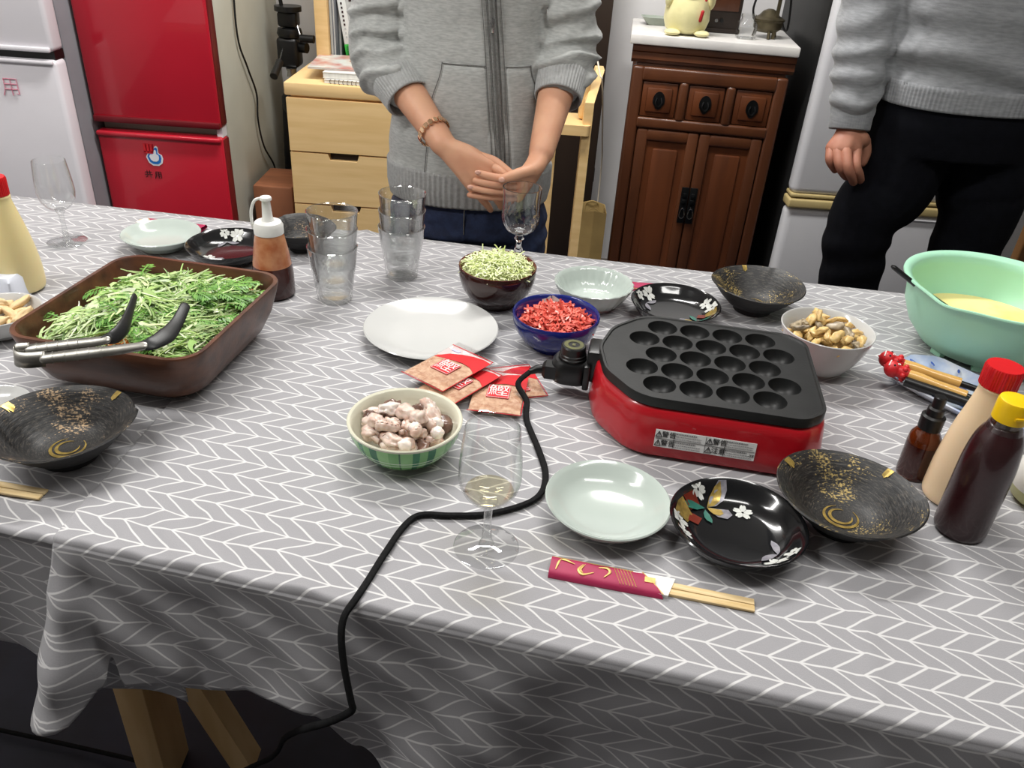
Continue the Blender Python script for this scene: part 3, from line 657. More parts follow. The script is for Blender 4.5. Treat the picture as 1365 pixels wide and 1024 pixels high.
def folds_main(x, s, L_):
    k = s / .3; dy = .0; dx = 0
    g = lambda c, w_: math.exp(-((x - c) / w_) ** 2)
    # a strong pleat at the cloth's corner
    dy += .06 * k * g(-.418, .012)
    dx += -.075 * k * (1 - sm(x, -.43, -.398))
    dy += .022 * k * g(-.155 - .12 * s, .035 + .05 * s) + .012 * k * g(-.28 - .3 * s, .03)
    dy += .010 * k * math.sin(x * 34 + s * 9 + 1) * (1 - .6 * sm(x, 0, .4)) + .008 * k * math.sin(x * 15 + 2)
    dy += .0035 * math.sin((x * .8 - s) * 75) * sm(s, .0, .06) * (1 - sm(x, -.1, .15))
    dy += .012 * k * g(.325, .014) 
    dy += .004 * noise.noise((x * 14, s * 12, 3)) * sm(s, 0, .05)
    return dx, max(dy, -.004) + .012 * k + .0015
xs_main = [-.43 + .55 * i / 190 for i in range(190)] + [.12 + 1.08 * i / 130 for i in range(131)]
def shift_main(y, x):  # slanted left edge, fading out to the right
    return (seam_x(y) + .43) * (1 - sm(x, -.43, .2))
cloth('tablecloth', xs_main, hem_main, (.0026, shift_main), folds_main, 'grey cloth with white chevron lines under the red grill pan')
def hem_left(x): return interp(x, [(-1.25, .56), (-.6, .555), (-.52, .545), (-.47, .515), (-.36, .52)])
def folds_left(x, s, L_):
    k = s / .3; return 0, .008 * k * math.sin(x * 40) + .004 * k - .001
xs_left = [-1.27 + .95 * i / 170 for i in range(171)]
cloth('tablecloth', xs_left, hem_left, (.0003, lambda y, x: 0), folds_left, 'grey chevron cloth lying under the wooden salad bowl')
TZ += .0035   # things stand on the cloth
def creep(px, py): return PZ(px, py, TZ)

# ------------------------------------------------------------------ dishes
M_wp = mat('white_porcelain', (194, 194, 192), .15, coat=.2, var=(6, (190, 191, 189), 2))
M_gp = mat('pale_celadon_porcelain', (180, 190, 183), .15, coat=.2, var=(6, (176, 186, 180), 2))
M_foot = mat('unglazed_foot', (206, 204, 196), .7, var=(20, (196, 194, 186), 2))
M_lac = mat('black_glaze', (16, 17, 19), .16, coat=.5, var=(8, (20, 21, 23), 2), spec=.4)
def bowl_prof(foot_r, foot_h, outer, th):
    """outer: list of (r, z) from the base edge to the rim; inner wall follows at thickness th"""
    p_ = [(0, foot_h), (foot_r - .004, foot_h), (foot_r - .003, 0), (foot_r, 0), (foot_r, foot_h)] + outer
    rr, rz = outer[-1]
    inner = [(max(r - th, .001), z + th * .55) for r, z in outer[:-1]][::-1]
    p_ += [(rr - th * .3, rz + th * .28), (rr - th * .8, rz)] + inner + [(0, outer[0][1] + th * .6)]
    return p_
def surf_z(outer, th, r):
    tab = [(0, outer[0][1] + th * .6)] + [(max(a - th, .001), z + th * .55) for a, z in outer[:-1]] + [(outer[-1][0] - th * .8, outer[-1][1])]
    for (a, za), (b, zb) in zip(tab, tab[1:]):
        if r <= b: return za + (zb - za) * (r - a) / max(1e-6, b - a)
    return tab[-1][1]
def arc(r0, z0, r1, z1, n=7, p=1.7):
    return [(r0 + (r1 - r0) * math.sin(math.pi / 2 * i / n) ** 1.0 if False else r0 + (r1 - r0) * (i / n), z0 + (z1 - z0) * (i / n) ** p) for i in range(n + 1)]
def sides(r0, z0, r1, z1, n=8, p=2.0):
    """round bowl wall: quick outward first, then up"""
    return [(r0 + (r1 - r0) * math.sin(math.pi / 2 * (i / n)) ** (1 / p * 1.6), z0 + (z1 - z0) * (1 - math.cos(math.pi / 2 * (i / n)))) for i in range(n + 1)]

def at(px, py, z=0): 
    p_ = PZ(px, py, TZ + z); return Vector((p_.x, p_.y, TZ))
# large white plate
c = at(575, 438, .015); po = [(.055, .004), (.07, .006), (.085, .013), (.0955, .0185)]
t = thing('dinner_plate', 'large plain white round plate in front of the glass stacks', 'plate', c)
link('plate_body', lath(bowl_prof(.055, .004, po, .004), 64), M_wp, t, smooth=60)
# near pale dish, far pale dish
def pale_dish(name, label, c, r, h, group=None, fluted=False):
    t = thing(name, label, 'dish', c, group=group); o_ = [(r * .58, .006), (r * .72, .009), (r * .85, h * .55), (r * .95, h * .82), (r, h)]
    wf = (lambda a, rr, z: (rr * (1 + .012 * math.cos(a * 26)) if z > .008 else rr, z)) if fluted else None
    d = link('dish_body', lath(bowl_prof(r * .56, .006, o_, .004), 104 if fluted else 64, warp=wf), M_gp, t, smooth=60)
    return t, o_
pale_dish('deep_dish', 'pale celadon dish beside the black plate with butterflies', at(810, 668, .022), .065, .026)
pale_dish('deep_dish', 'pale white dish in front of the red fridge beside black plate', at(215, 313, .02), .064, .024)
t, o_ = pale_dish('fluted_bowl', 'white fluted bowl with small blue mark between ginger and cabinet', at(791, 384, .028), .062, .038, fluted=True)
bm = B(); ball(bm, (.02, -.02, surf_z(o_, .004, .03) + .0005), .012, (1.3, .8, .05)); ball(bm, (.008, -.014, surf_z(o_, .004, .016) + .0005), .006, (1, 1, .05)); link('blue_mark', bm, mat('cobalt_print', (70, 100, 170), .2, var=(60, (100, 130, 190), 2)), t)

# decorated black plates
M_gold = mat('gold_print', (196, 168, 92), .3, .6, var=(120, (150, 128, 70), 2)); M_petal = mat('white_petal_print', (208, 210, 204), .4, var=(80, (190, 192, 188), 2))
M_rust = mat('rust_red_print', (110, 38, 24), .3, var=(60, (96, 32, 20), 2)); M_sil = mat('silver_grey_print', (150, 148, 154), .35, .3, var=(120, (120, 118, 126), 2)); M_teal = mat('teal_print', (40, 96, 84), .3, var=(60, (50, 110, 94), 2))
PLO = [(.042, .006), (.052, .008), (.060, .014), (.0655, .021), (.069, .027)]
def decal(name, polys, m, parent, lift=.0005):
    bm = B()
    for pg in polys:
        cx = sum(p[0] for p in pg) / len(pg); cy = sum(p[1] for p in pg) / len(pg)
        def vv(x, y):
            r = math.hypot(x, y); s_ = min(1, .0645 / max(r, 1e-6)); x, y = x * s_, y * s_
            return bm.verts.new((x, y, surf_z(PLO, .004, math.hypot(x, y)) + lift))
        o0 = [vv(*p) for p in pg]; o1 = [vv(cx + (p[0] - cx) * .5, cy + (p[1] - cy) * .5) for p in pg]; cc = [vv(cx, cy)]
        bridge(bm, o0, o1); bridge(bm, o1, cc)
    o = link(name, bm, m, parent, smooth=180); return o
def flower(cx, cy, r, rot=0):
    out = []
    for k in range(5):
        a = rot + k * 2 * math.pi / 5; d = (math.cos(a), math.sin(a)); n = (-d[1], d[0])
        pts = [(.12, -.08), (.5, -.34), (.9, -.26), (1, -.1), (.84, 0), (1, .1), (.9, .26), (.5, .34), (.12, .08)]
        out.append([(cx + r * (d[0] * a_ + n[0] * b_), cy + r * (d[1] * a_ + n[1] * b_)) for a_, b_ in pts])
    return out
def wing(cx, cy, s, rot, pts): return [(cx + s * (x * math.cos(rot) - y * math.sin(rot)), cy + s * (x * math.sin(rot) + y * math.cos(rot))) for x, y in pts]
WUP = [(0, 0), (.3, .5), (.7, .9), (1.05, 1.05), (1.0, .6), (.8, .3), (.4, .05)]; WLO = [(0, 0), (.4, -.02), (.85, -.05), (.95, -.35), (.7, -.6), (.35, -.5), (.1, -.2)]
def black_plate(label, c, rz, group=None, tilt=True):
    t = thing('decorated_plate', label, 'plate', c, rz, group)
    link('plate_body', lath(bowl_prof(.042, .006, PLO, .004), 64), M_lac, t, smooth=60)
    # fan patch with rust squares and gold ground at the upper-left edge
    A = 2.62
    def pol(r, a): return (r * math.cos(a), r * math.sin(a))
    decal('gold_patch', [[pol(.062, A - .02), pol(.063, A + .15), pol(.063, A + .42), pol(.048, A + .38), pol(.045, A + .1)]], M_gold, t)
    decal('rust_patch', [[pol(.061, A - .33), pol(.062, A - .05), pol(.05, A + .0), pol(.047, A - .3)], [pol(.049, A + .05), pol(.048, A + .3), pol(.037, A + .34), pol(.036, A + .02)]], M_rust, t, .0009)
    b0 = pol(.043, A - .42)
    decal('butterfly_edge', [wing(b0[0], b0[1], .027, .25, WUP), wing(b0[0], b0[1], .027, .1, WLO)], M_sil, t, .0012)
    decal('butterfly_wing', [wing(b0[0], b0[1], .021, .3, WUP), wing(b0[0], b0[1], .018, .0, WLO)], M_gold, t, .0016)
    decal('teal_wing', [wing(b0[0] - .002, b0[1] - .002, .017, 2.6, WUP), wing(b0[0] - .002, b0[1] - .004, .014, 4.2, WUP)], M_teal, t, .0016)
    fl = flower(*pol(.060, A - .42), .009, .4) + flower(*pol(.058, A + .52), .0105, .1) + flower(*pol(.055, A + .82), .0085, .7) + flower(*pol(.036, 1.22), .0105, .2) + flower(*pol(.0565, -.95), .0115, .5) + flower(*pol(.0605, -.6), .0085, .1)
    for k in range(0, len(fl), 5): decal('flower_print', fl[k:k + 5], M_petal, t, .0013)
    b1 = pol(.047, -.62)
    decal('butterfly_edge', [wing(b1[0], b1[1], .015, .9, WUP), wing(b1[0], b1[1], .014, 2.9, WUP)], M_sil, t, .0012)
    return t
black_plate('black plate with gold butterfly and white flowers beside the gold-flecked bowl', at(983, 698, .022), R(-4))
t = black_plate('black flower-patterned plate behind the red grill between two bowls', at(900, 408, .02), R(185))
t = black_plate('black plate with white flowers between pale dish and dressing bottle', at(306, 331, .018), R(150))
# gold-flecked black bowls
def rough_bowl_mat(name, gold, seed, amt):
    m = mat(name, (34, 33, 32), .5, bump=(60, .3, (1, 1, 6))); nt = m.node_tree; p = nt.nodes['Principled BSDF']; N = nt.nodes.new; L = nt.links.new
    tc = N('ShaderNodeTexCoord'); sx = N('ShaderNodeSeparateXYZ'); L(tc.outputs['Object'], sx.inputs[0])
    def mth(op, a, b=None):
        n = N('ShaderNodeMath'); n.operation = op
        for i, v in enumerate((a, b)):
            if v is None: continue
            if isinstance(v, (int, float)): n.inputs[i].default_value = v
            else: L(v, n.inputs[i])
        return n.outputs[0]
    r = mth('SQRT', mth('ADD', mth('MULTIPLY', sx.outputs[0], sx.outputs[0]), mth('MULTIPLY', sx.outputs[1], sx.outputs[1])))
    th = mth('ARCTAN2', sx.outputs[1], sx.outputs[0])
    cb = N('ShaderNodeCombineXYZ'); L(mth('MULTIPLY', r, 900), cb.inputs[0]); L(mth('MULTIPLY', th, 5), cb.inputs[1]); cb.inputs[2].default_value = seed
    n1 = N('ShaderNodeTexNoise'); n1.inputs['Scale'].default_value = 1.0; n1.inputs['Detail'].default_value = 5; n1.inputs['Roughness'].default_value = .75; L(cb.outputs[0], n1.inputs['Vector'])
    n2 = N('ShaderNodeTexNoise'); n2.inputs['Scale'].default_value = 26; n2.inputs['Detail'].default_value = 2; L(tc.outputs['Object'], n2.inputs['Vector'])
    n3 = N('ShaderNodeTexNoise'); n3.inputs['Scale'].default_value = 420; n3.inputs['Detail'].default_value = 2; L(tc.outputs['Object'], n3.inputs['Vector'])
    f = mth('ADD', mth('MULTIPLY', n1.outputs['Fac'], .45), mth('ADD', mth('MULTIPLY', n2.outputs['Fac'], .5), mth('MULTIPLY', n3.outputs['Fac'], .35)))
    mr = N('ShaderNodeMapRange'); mr.inputs['From Min'].default_value = .73 - amt; mr.inputs['From Max'].default_value = .79 - amt; L(f, mr.inputs[0])
    # fine grey turning rings
    rg = N('ShaderNodeMapRange'); rg.inputs['From Min'].default_value = .5; rg.inputs['From Max'].default_value = .72; L(n1.outputs['Fac'], rg.inputs[0])
    g0 = N('ShaderNodeMix'); g0.data_type = 'RGBA'; g0.inputs[6].default_value = lin((26, 26, 27)); g0.inputs[7].default_value = lin((96, 90, 82)); L(rg.outputs[0], g0.inputs[0])
    g1 = N('ShaderNodeMix'); g1.data_type = 'RGBA'; g1.inputs[7].default_value = lin(gold); L(mr.outputs[0], g1.inputs[0]); L(g0.outputs[2], g1.inputs[6]); L(g1.outputs[2], p.inputs['Base Color'])
    L(mth('MULTIPLY', mr.outputs[0], .45), p.inputs['Metallic']); return m
M_rb = rough_bowl_mat('gold_flecked_stoneware', (186, 162, 102), 1.0, -.015); M_rb2 = rough_bowl_mat('bronze_flecked_stoneware', (176, 150, 118), 4.0, -.01)
M_rbo = mat('matt_black_stoneware', (24, 24, 25), .6, var=(30, (32, 32, 32), 2), bump=(40, .3, (1, 1, 8)))
def rough_bowl(label, c, r, h, m, rz, chip=True):
    t = thing('stoneware_bowl', label, 'bowl', c, rz)
    o_ = [(r * .42, .008), (r * .56, h * .28), (r * .74, h * .55), (r * .9, h * .84), (r, h)]
    def wf(a, rr, z):
        k = sm(z, h * .4, h); s_ = (a / (2 * math.pi))
        return rr * (1 + k * (.05 * s_ - .02 + .012 * math.cos(2 * a))), z + k * .0018 * math.cos(2 * a + 1)
    prof = bowl_prof(r * .40, .008, o_, .0045); no = 4 + len(o_)
    link('bowl_body', lath(prof, 96, mis=[1] * no + [0] * 20, warp=wf), [m, M_rbo], t, smooth=70)
    for a0, wdt in ((2.45, .075), (.62, .055)):
        bm = B(); rings = []
        for i in range(7):
            a = a0 + wdt * (i / 6 - .5) * 2; row = []
            for rr in (r * (.84 + .07 * noise.noise((i * 1.7, a0 * 3, r))), r * .9, r * .975):
                q_, z_ = wf(a, rr, surf_z(o_, .0045, rr)); row.append(Vector((q_ * math.cos(a), q_ * math.sin(a), z_ + .0012)))
            rings.append(row)
        prev = None
        for row in rings:
            vs2 = [bm.verts.new(p_) for p_ in row]
            if prev: bridge(bm, prev, vs2, close=False)
            prev = vs2
        link('gold_rim_mark', bm, M_gold, t, smooth=180)
    # swirl at the well
    for ra in (r * .16, r * .24):
        bm = B(); prev = None
        for i in range(29):
            a = i / 28 * 5.2 + ra * 90; vs2 = [bm.verts.new((rr * math.cos(a), rr * math.sin(a), surf_z(o_, .0045, rr) + .0007)) for rr in (ra - .0016 * math.sin(i / 28 * math.pi) - .0006, ra + .0016 * math.sin(i / 28 * math.pi))]
            if prev: bridge(bm, prev, vs2, close=False)
            prev = vs2
        link('gold_swirl', bm, M_gold, t, smooth=180)
    return t
rough_bowl('black stoneware bowl with gold swirl beside the amber spray bottle', at(1131, 660, .04), .0735, .046, M_rb, R(0))
rough_bowl('black stoneware bowl with bronze flecks in front of the salad bowl', at(82, 565, .042), .0735, .047, M_rb2, R(25))
rough_bowl('black gold-flecked stoneware bowl behind the grill beside clam bowl', at(1009, 382, .04), .0735, .046, M_rb, R(60))
rough_bowl('dark grey stoneware bowl behind the dressing bottle by the pale chest', PZ(402, 302, TZ + .04) * 1 - Vector((0, 0, .04)), .058, .04, M_rb2, R(140))
# cord-free small white piece at the far left
t = thing('small_dish', 'small white dish beside the bronze-flecked bowl at the table end', 'dish', at(0, 548, .012)); t.location.x -= .012
link('dish_body', lath(bowl_prof(.022, .004, [(.022, .004), (.034, .007), (.042, .013), (.045, .018)], .003), 48), M_wp, t, smooth=60)
# lacquer bowl
c = at(663, 365, .05)
t = thing('lacquer_bowl', 'dark brown lacquer bowl filled with shredded cabbage', 'bowl', c)
M_br = mat('brown_lacquer', (52, 24, 20), .14, coat=.5, var=(5, (46, 20, 17), 2)); M_bri = mat('red_brown_lacquer', (96, 34, 24), .2, coat=.4, var=(5, (86, 30, 22), 2))
o_ = [(.031, .010), (.045, .016), (.054, .030), (.0585, .046), (.0595, .064)]
prof = bowl_prof(.030, .010, o_, .003); link('bowl_body', lath(prof, 64, mis=[0] * (4 + len(o_)) + [1] * 20), [M_br, M_bri], t, smooth=60)
LAC = (c.copy(), o_)
# blue bowl
c = at(741, 425, .042); t = thing('blue_bowl', 'cobalt blue bowl with white leaf motif filled with red pickled ginger', 'bowl', c)
M_blue = mat('cobalt_glaze', (30, 44, 128), .15, coat=.4, var=(8, (18, 26, 92), 1.3, (1, 1, 5)))
o_ = [(.034, .006), (.048, .014), (.057, .028), (.061, .042), (.0615, .051)]; BLU = (c.copy(), o_)
link('bowl_body', lath(bowl_prof(.032, .006, o_, .004), 64), M_blue, t, smooth=60)
def wall_decal(name, o_, th, polys, m, parent, lift=.0006):
    """polys in (angle, radius) on the inner wall"""
    bm = B()
    for pg in polys:
        ca = sum(p[0] for p in pg) / len(pg); cr = sum(p[1] for p in pg) / len(pg)
        V_ = lambda a, r: bm.verts.new(((r - lift) * math.cos(a), (r - lift) * math.sin(a), surf_z(o_, th, r) + lift))
        o0 = [V_(a, r) for a, r in pg]; o1 = [V_(ca + (a - ca) * .5, cr + (r - cr) * .5) for a, r in pg]; cc = [V_(ca, cr)]
        bridge(bm, o0, o1); bridge(bm, o1, cc)
    return link(name, bm, m, parent, smooth=180)
leaf = [(1.68 + .34 * x, .0525 + .0062 * y) for x, y in [(-1, -.9), (-1.05, -.2), (-.8, .3), (-.75, .7), (-.3, .85), (0, 1.1), (.35, .8), (.75, .75), (.8, .3), (1.1, .0), (1.0, -.9)]]
lf = wall_decal('leaf_motif', o_, .004, [leaf], M_petal, t)
wall_decal('leaf_veins', o_, .004, [[(1.68 + .34 * (x0 - .03), .0525 + .0062 * y0), (1.68 + .34 * (x0 + .03), .0525 + .0062 * y0), (1.68 + .34 * (x1 + .03), .0525 + .0062 * y1), (1.68 + .34 * (x1 - .03), .0525 + .0062 * y1)] for x0, y0, x1, y1 in [(0, -.9, 0, .9), (0, -.5, .6, .4), (0, -.5, -.6, .4), (0, -.1, .35, .6), (0, -.1, -.4, .6)]], M_blue, t, .0012)
# plaid bowl
c = at(540, 555, .05); t = thing('plaid_bowl', 'cream bowl with green plaid outside holding octopus pieces', 'bowl', c)
def plaid():
    m = mat('green_plaid_glaze', (110, 170, 106), .2, coat=.3); nt = m.node_tree; p = nt.nodes['Principled BSDF']; N = nt.nodes.new; L = nt.links.new
    tc = N('ShaderNodeTexCoord'); sx = N('ShaderNodeSeparateXYZ'); L(tc.outputs['Object'], sx.inputs[0])
    def mth(op, a, b=None):
        n = N('ShaderNodeMath'); n.operation = op
        for i, v in enumerate((a, b)):
            if v is None: continue
            if isinstance(v, (int, float)): n.inputs[i].default_value = v
            else: L(v, n.inputs[i])
        return n.outputs[0]
    th = mth('ARCTAN2', sx.outputs[1], sx.outputs[0]); fr = mth('FRACT', mth('MULTIPLY', mth('ADD', th, 3.6), 6 / (2 * math.pi)))
    cr = N('ShaderNodeValToRGB'); cr.color_ramp.interpolation = 'CONSTANT'; E_ = cr.color_ramp.elements
    stops = [(0, (140, 196, 128)), (.2, (40, 128, 84)), (.32, (124, 184, 116)), (.46, (36, 116, 78)), (.6, (150, 204, 136)), (.8, (120, 180, 110)), (.97, (60, 110, 76))]
    while len(E_) < len(stops): E_.new(.5)
    for e_, (x, c_) in zip(E_, stops): e_.position = x; e_.color = lin(c_)
    L(fr, cr.inputs[0])
    z = sx.outputs[2]; l1 = mth('LESS_THAN', mth('ABSOLUTE', mth('SUBTRACT', z, .026)), .0007); l2 = mth('LESS_THAN', mth('ABSOLUTE', mth('SUBTRACT', z, .0215)), .0007)
    mx = N('ShaderNodeMix'); mx.data_type = 'RGBA'; mx.inputs[7].default_value = lin((214, 232, 206)); L(mth('MAXIMUM', l1, l2), mx.inputs[0]); L(cr.outputs[0], mx.inputs[6]); L(mx.outputs[2], p.inputs['Base Color']); return m
M_creamp = mat('cream_porcelain', (216, 214, 194), .15, coat=.2, var=(6, (211, 210, 190), 2))
o_ = [(.034, .006), (.046, .010), (.055, .021), (.061, .034), (.0634, .0445), (.064, .047)]; OCT = (c.copy(), o_)
prof = bowl_prof(.032, .006, o_, .0035); nO = 4 + len(o_)
link('bowl_body', lath(prof, 72, mis=[0] * 5 + [1] * 4 + [0] * 20), [M_creamp, plaid()], t, smooth=60)
# white clam bowl
c = at(1103, 440, .062); t = thing('white_bowl', 'deep white bowl heaped with sliced clams beside the grill', 'bowl', c)
o_ = [(.028, .004), (.038, .009), (.048, .025), (.057, .045), (.063, .066)]; CLM = (c.copy(), o_)
link('bowl_body', lath(bowl_prof(.027, .004, o_, .0032), 64), M_wp, t, smooth=60)
# small white bowl far left with chicken
c = at(2, 425, .02); t = thing('white_bowl', 'small white bowl of pale cooked strips beside the salad bowl', 'bowl', c)
o_ = [(.028, .004), (.04, .01), (.048, .022), (.052, .034)]; CHK = (c.copy(), o_)
link('bowl_body', lath(bowl_prof(.026, .004, o_, .003), 56), M_wp, t, smooth=60)

# ------------------------------------------------------------------ glasses
def wine_glass(label, c, h, rb, wine=False):
    t = thing('wine_glass', label, 'glass', c); k = h / .14
    bowl = [(.0045, .056), (.012, .058), (.020, .064), (.0265, .074), (.0292, .086), (.029, .1), (.0275, .118), (.0252, .14)]
    bowl = catmull([(r * k, z * k, 0) for r, z in bowl], 4); pr_ = [(p.x, p.y) for p in bowl]
    inn = [(max(r - .0009, .0005), z + .0008) for r, z in pr_[::-1]]
    link('bowl', lath([(0, pr_[0][1] - .002)] + pr_ + inn + [(0, inn[-1][1] + .001)], 48), M_thin, t, smooth=60)
    link('stem', lath([(0, .004), (.008 * k, .0045), (.0048 * k, .012 * k), (.0038 * k, .03 * k), (.0042 * k, .048 * k), (.009 * k, .0575 * k), (0, .0585 * k)], 24), M_thick, t, smooth=60)
    link('foot', lath([(0, .0), (rb, .0), (rb + .0004, .001), (rb - .001, .002), (rb * .5, .0032), (.009 * k, .0048), (0, .0052)], 48), M_thick, t, smooth=60)
    if wine: link('wine', lath([(0, .0592 * k), (.012 * k, .0605 * k), (.019 * k, .0655 * k), (.0228 * k, .0705 * k), (.0226 * k, .071 * k), (0, .0708 * k)], 40), thin_glass('pale_wine', (.93, .9, .78), .06, .5), t)
    return t
wine_glass('empty-looking tasting glass with a little wine standing in front of octopus bowl', at(648, 729), .142, .032, True)
wine_glass('clear stemmed wine glass in front of the white fridge', at(90, 322), .138, .031)
def tumbler_profile():
    return [(.0245, .0), (.0265, .003), (.0285, .02), (.0318, .045), (.033, .05), (.0345, .062), (.037, .084)]
def tumbler(label, group, c):
    t = thing('tumbler', label, 'glass', c, rz=random.random(), group=group)
    def wf(a, r, z):
        f = 1 - sm(z, .045, .055); return r * (1 - .045 * f * abs(math.cos(a * 4.5))), z
    p_ = tumbler_profile(); out = [(0, 0)] + p_ + [(.0374, .0855), (.0368, .0862), (.036, .0855)]
    link('wall', lath(out + [(r - .0022, z) for r, z in p_[::-1] if z > .004] + [(.022, .007), (0, .0065)], 72, warp=wf), M_thick, t, smooth=50)
    link('rim', lath([(.0352, .0856), (.0364, .0870), (.0376, .0866), (.0374, .0852)], 72), M_thick, t, smooth=60)
    return t
for nm, (px, py), n in (('by the dressing bottle', (447, 398), 3), ('behind the large white plate', (536, 368), 3)):
    b_ = at(px, py)
    for k in range(n):
        words = ['bottom', 'middle', 'topmost'][k]
        tumbler('clear faceted tumbler, %s of the stack %s' % (words, nm), 'stacked tumblers', b_ + Vector((.001 * k, .0008 * k, .0268 * k)))
c = at(690, 348); t = thing('crystal_goblet', 'cut crystal goblet behind the lacquer bowl of cabbage', 'glass', c)
def wfg(a, r, z):
    if z < .062 or z > .098: return r, z
    return r * (1 - .035 * abs(math.cos(a * 8 + (z - .06) * 160)) * (1 if z < .085 else .5)), z
gp = [(0, .052), (.014, .053), (.023, .058), (.030, .068), (.033, .080), (.032, .092), (.0315, .11), (.033, .132)]
gp = [(p.x, p.y) for p in catmull([(r, z, 0) for r, z in gp], 5)]
link('bowl', lath(gp + [(r - .0024, z) for r, z in gp[::-1] if z > .058] + [(0, .058)], 96, warp=wfg), M_glass, t, smooth=40)
link('stem', lath([(0, .004), (.012, .005), (.006, .012), (.0085, .02), (.005, .028), (.0045, .036), (.009, .042), (.006, .048), (.012, .054), (0, .055)], 10), M_glass, t, smooth=25)
link('foot', lath([(0, 0), (.029, 0), (.0295, .0015), (.026, .003), (.012, .006), (0, .007)], 16), M_thick, t, smooth=25)

# ------------------------------------------------------------------ bottles
def squeeze(label, c, prof, m, capm, capprof, ribs=40, band=None):
    t = thing('squeeze_bottle', label, 'bottle', c)
    link('bottle_body', lath([(p.x, p.y) for p in catmull([(r, z, 0) for r, z in prof], 4)], 48), m, t, smooth=60)
    if capprof: link('cap', lath(capprof, 96, warp=(lambda a, r, z: (r * (1 + .018 * (1 if math.cos(a * ribs) > 0 else -1)) if ribs and r > .01 else r, z))), capm, t, smooth=35)
    return t
M_mayo = mat('mayonnaise_plastic', (226, 208, 150), .35, sss=.2, var=(6, (232, 216, 164), 1.6)); M_redcap = mat('red_cap_plastic', (206, 24, 30), .35, var=(12, (196, 20, 26), 2))
M_pinkm = mat('pale_orange_mayonnaise_plastic', (240, 210, 170), .35, sss=.2, var=(6, (242, 216, 180), 1.6))
c = at(30, 383); squeeze('cream mayonnaise squeeze bottle with red cap behind the salad bowl', c, [(0, .001), (.026, .001), (.0325, .004), (.0335, .03), (.031, .06), (.026, .09), (.020, .118), (.0165, .135), (.0155, .143), (0, .1435)], M_mayo, M_redcap, [(0, .1435), (.0165, .1435), (.0168, .166), (.0155, .169), (0, .169)])
c = at(1265, 662); squeeze('pale orange mayonnaise bottle with ribbed red cap behind the sauce bottle', c, [(0, .001), (.024, .001), (.030, .004), (.0305, .02), (.0295, .05), (.025, .09), (.0195, .12), (.0165, .14), (.016, .147), (0, .1475)], M_pinkm, M_redcap, [(0, .1475), (.0183, .1475), (.0186, .168), (.0175, .171), (0, .1708)])
M_sauce = mat('dark_sauce_plastic', (52, 22, 24), .25, coat=.3, var=(6, (40, 16, 19), 1.6)); M_yel = mat('yellow_cap_plastic', (244, 200, 16), .35, var=(12, (236, 190, 12), 2)); M_clear = thin_glass('clear_plastic', (.93, .92, .92), .12, .5)
c = at(1277, 706); t = squeeze('dark brown sauce bottle with smooth yellow cap', c, [(0, .001), (.020, .001), (.0255, .004), (.0262, .02), (.0262, .07), (.0255, .095), (.0225, .118), (.017, .132), (.0135, .1365), (0, .137)], M_sauce, M_yel, [(0, .143), (.0158, .143), (.016, .162), (.015, .165), (.0125, .166), (0, .166)], 0)
link('clear_neck', lath([(.0175, .131), (.0155, .139), (.0145, .1435), (.0132, .1435), (.0132, .137)], 32), M_clear, t)
link('cap_tab', bx((-.005, -.0175, .15), (.005, -.0155, .1535), .0006), M_yel, t)
# amber spray bottle
c = at(1214, 632); t = thing('spray_bottle', 'small amber spray bottle with black pump beside black bowl', 'bottle', c)
M_amb = mat('amber_glass', (110, 48, 16), .08, trans=.35, ior=1.45, coat=.3, var=(6, (96, 40, 12), 2)); M_oil = mat('dark_oil', (52, 16, 10), .15, coat=.3, var=(6, (60, 20, 12), 2))
link('bottle_body', lath([(0, 0), (.0155, 0), (.0172, .002), (.0174, .05), (.0165, .056), (.013, .062), (.0112, .065), (.0112, .07), (0, .07)], 40), M_amb, t, smooth=50)
link('oil_fill', lath([(.01755, .004), (.01765, .006), (.01765, .045), (.01755, .046)], 40), M_oil, t, smooth=50)
cp = link('pump_collar', lath([(0, .066), (.0125, .066), (.0128, .082), (.0105, .084), (0, .084)], 40), M_black, t, smooth=35)
link('pump_head', lath([(0, .083), (.0095, .083), (.009, .092), (.0068, .094), (.0066, .106), (.0055, .1075), (0, .1075)], 32), M_black, cp, smooth=35)
# dressing bottle with white spout
c = at(367, 392); t = thing('dressing_bottle', 'dressing bottle with white spout cap behind the salad bowl', 'bottle', c)
M_dr = mat('orange_dressing_plastic', (206, 150, 108), .25, coat=.2, var=(40, (176, 104, 66), 1.7)); M_dr2 = mat('settled_dark_dressing', (70, 30, 24), .25, coat=.2, var=(20, (56, 24, 20), 2))
link('bottle_body', lath([(0, .001), (.027, .001), (.0305, .004), (.0305, .035), (.0295, .045), (.0285, .051)], 40), M_dr2, t, smooth=60)
link('bottle_shoulder', lath([(.0285, .051), (.026, .07), (.0225, .09), (.0205, .1), (0, .1)], 40), M_dr, t, smooth=60)
M_wplast = mat('white_plastic', (232, 232, 228), .35, var=(12, (226, 226, 222), 2))
cp = link('cap', lath([(0, .1), (.0215, .1), (.0215, .112), (.019, .117), (.0095, .119), (.0075, .124), (.006, .148), (.0068, .15), (.0068, .1525), (0, .153)], 36), M_wplast, t, smooth=40)
link('spout_lid', lath([(0, .15), (.0085, .15), (.0085, .153), (.0075, .1545), (0, .1545)], 28), M_wplast, cp, smooth=40)
link('cap_strap', tb(catmull([(-.006, 0, .152), (-.015, -.003, .149), (-.021, -.004, .136), (-.0225, -.004, .12), (-.0215, -.003, .106)], 6), .0022, 8, flat=1.0), M_wplast, cp)
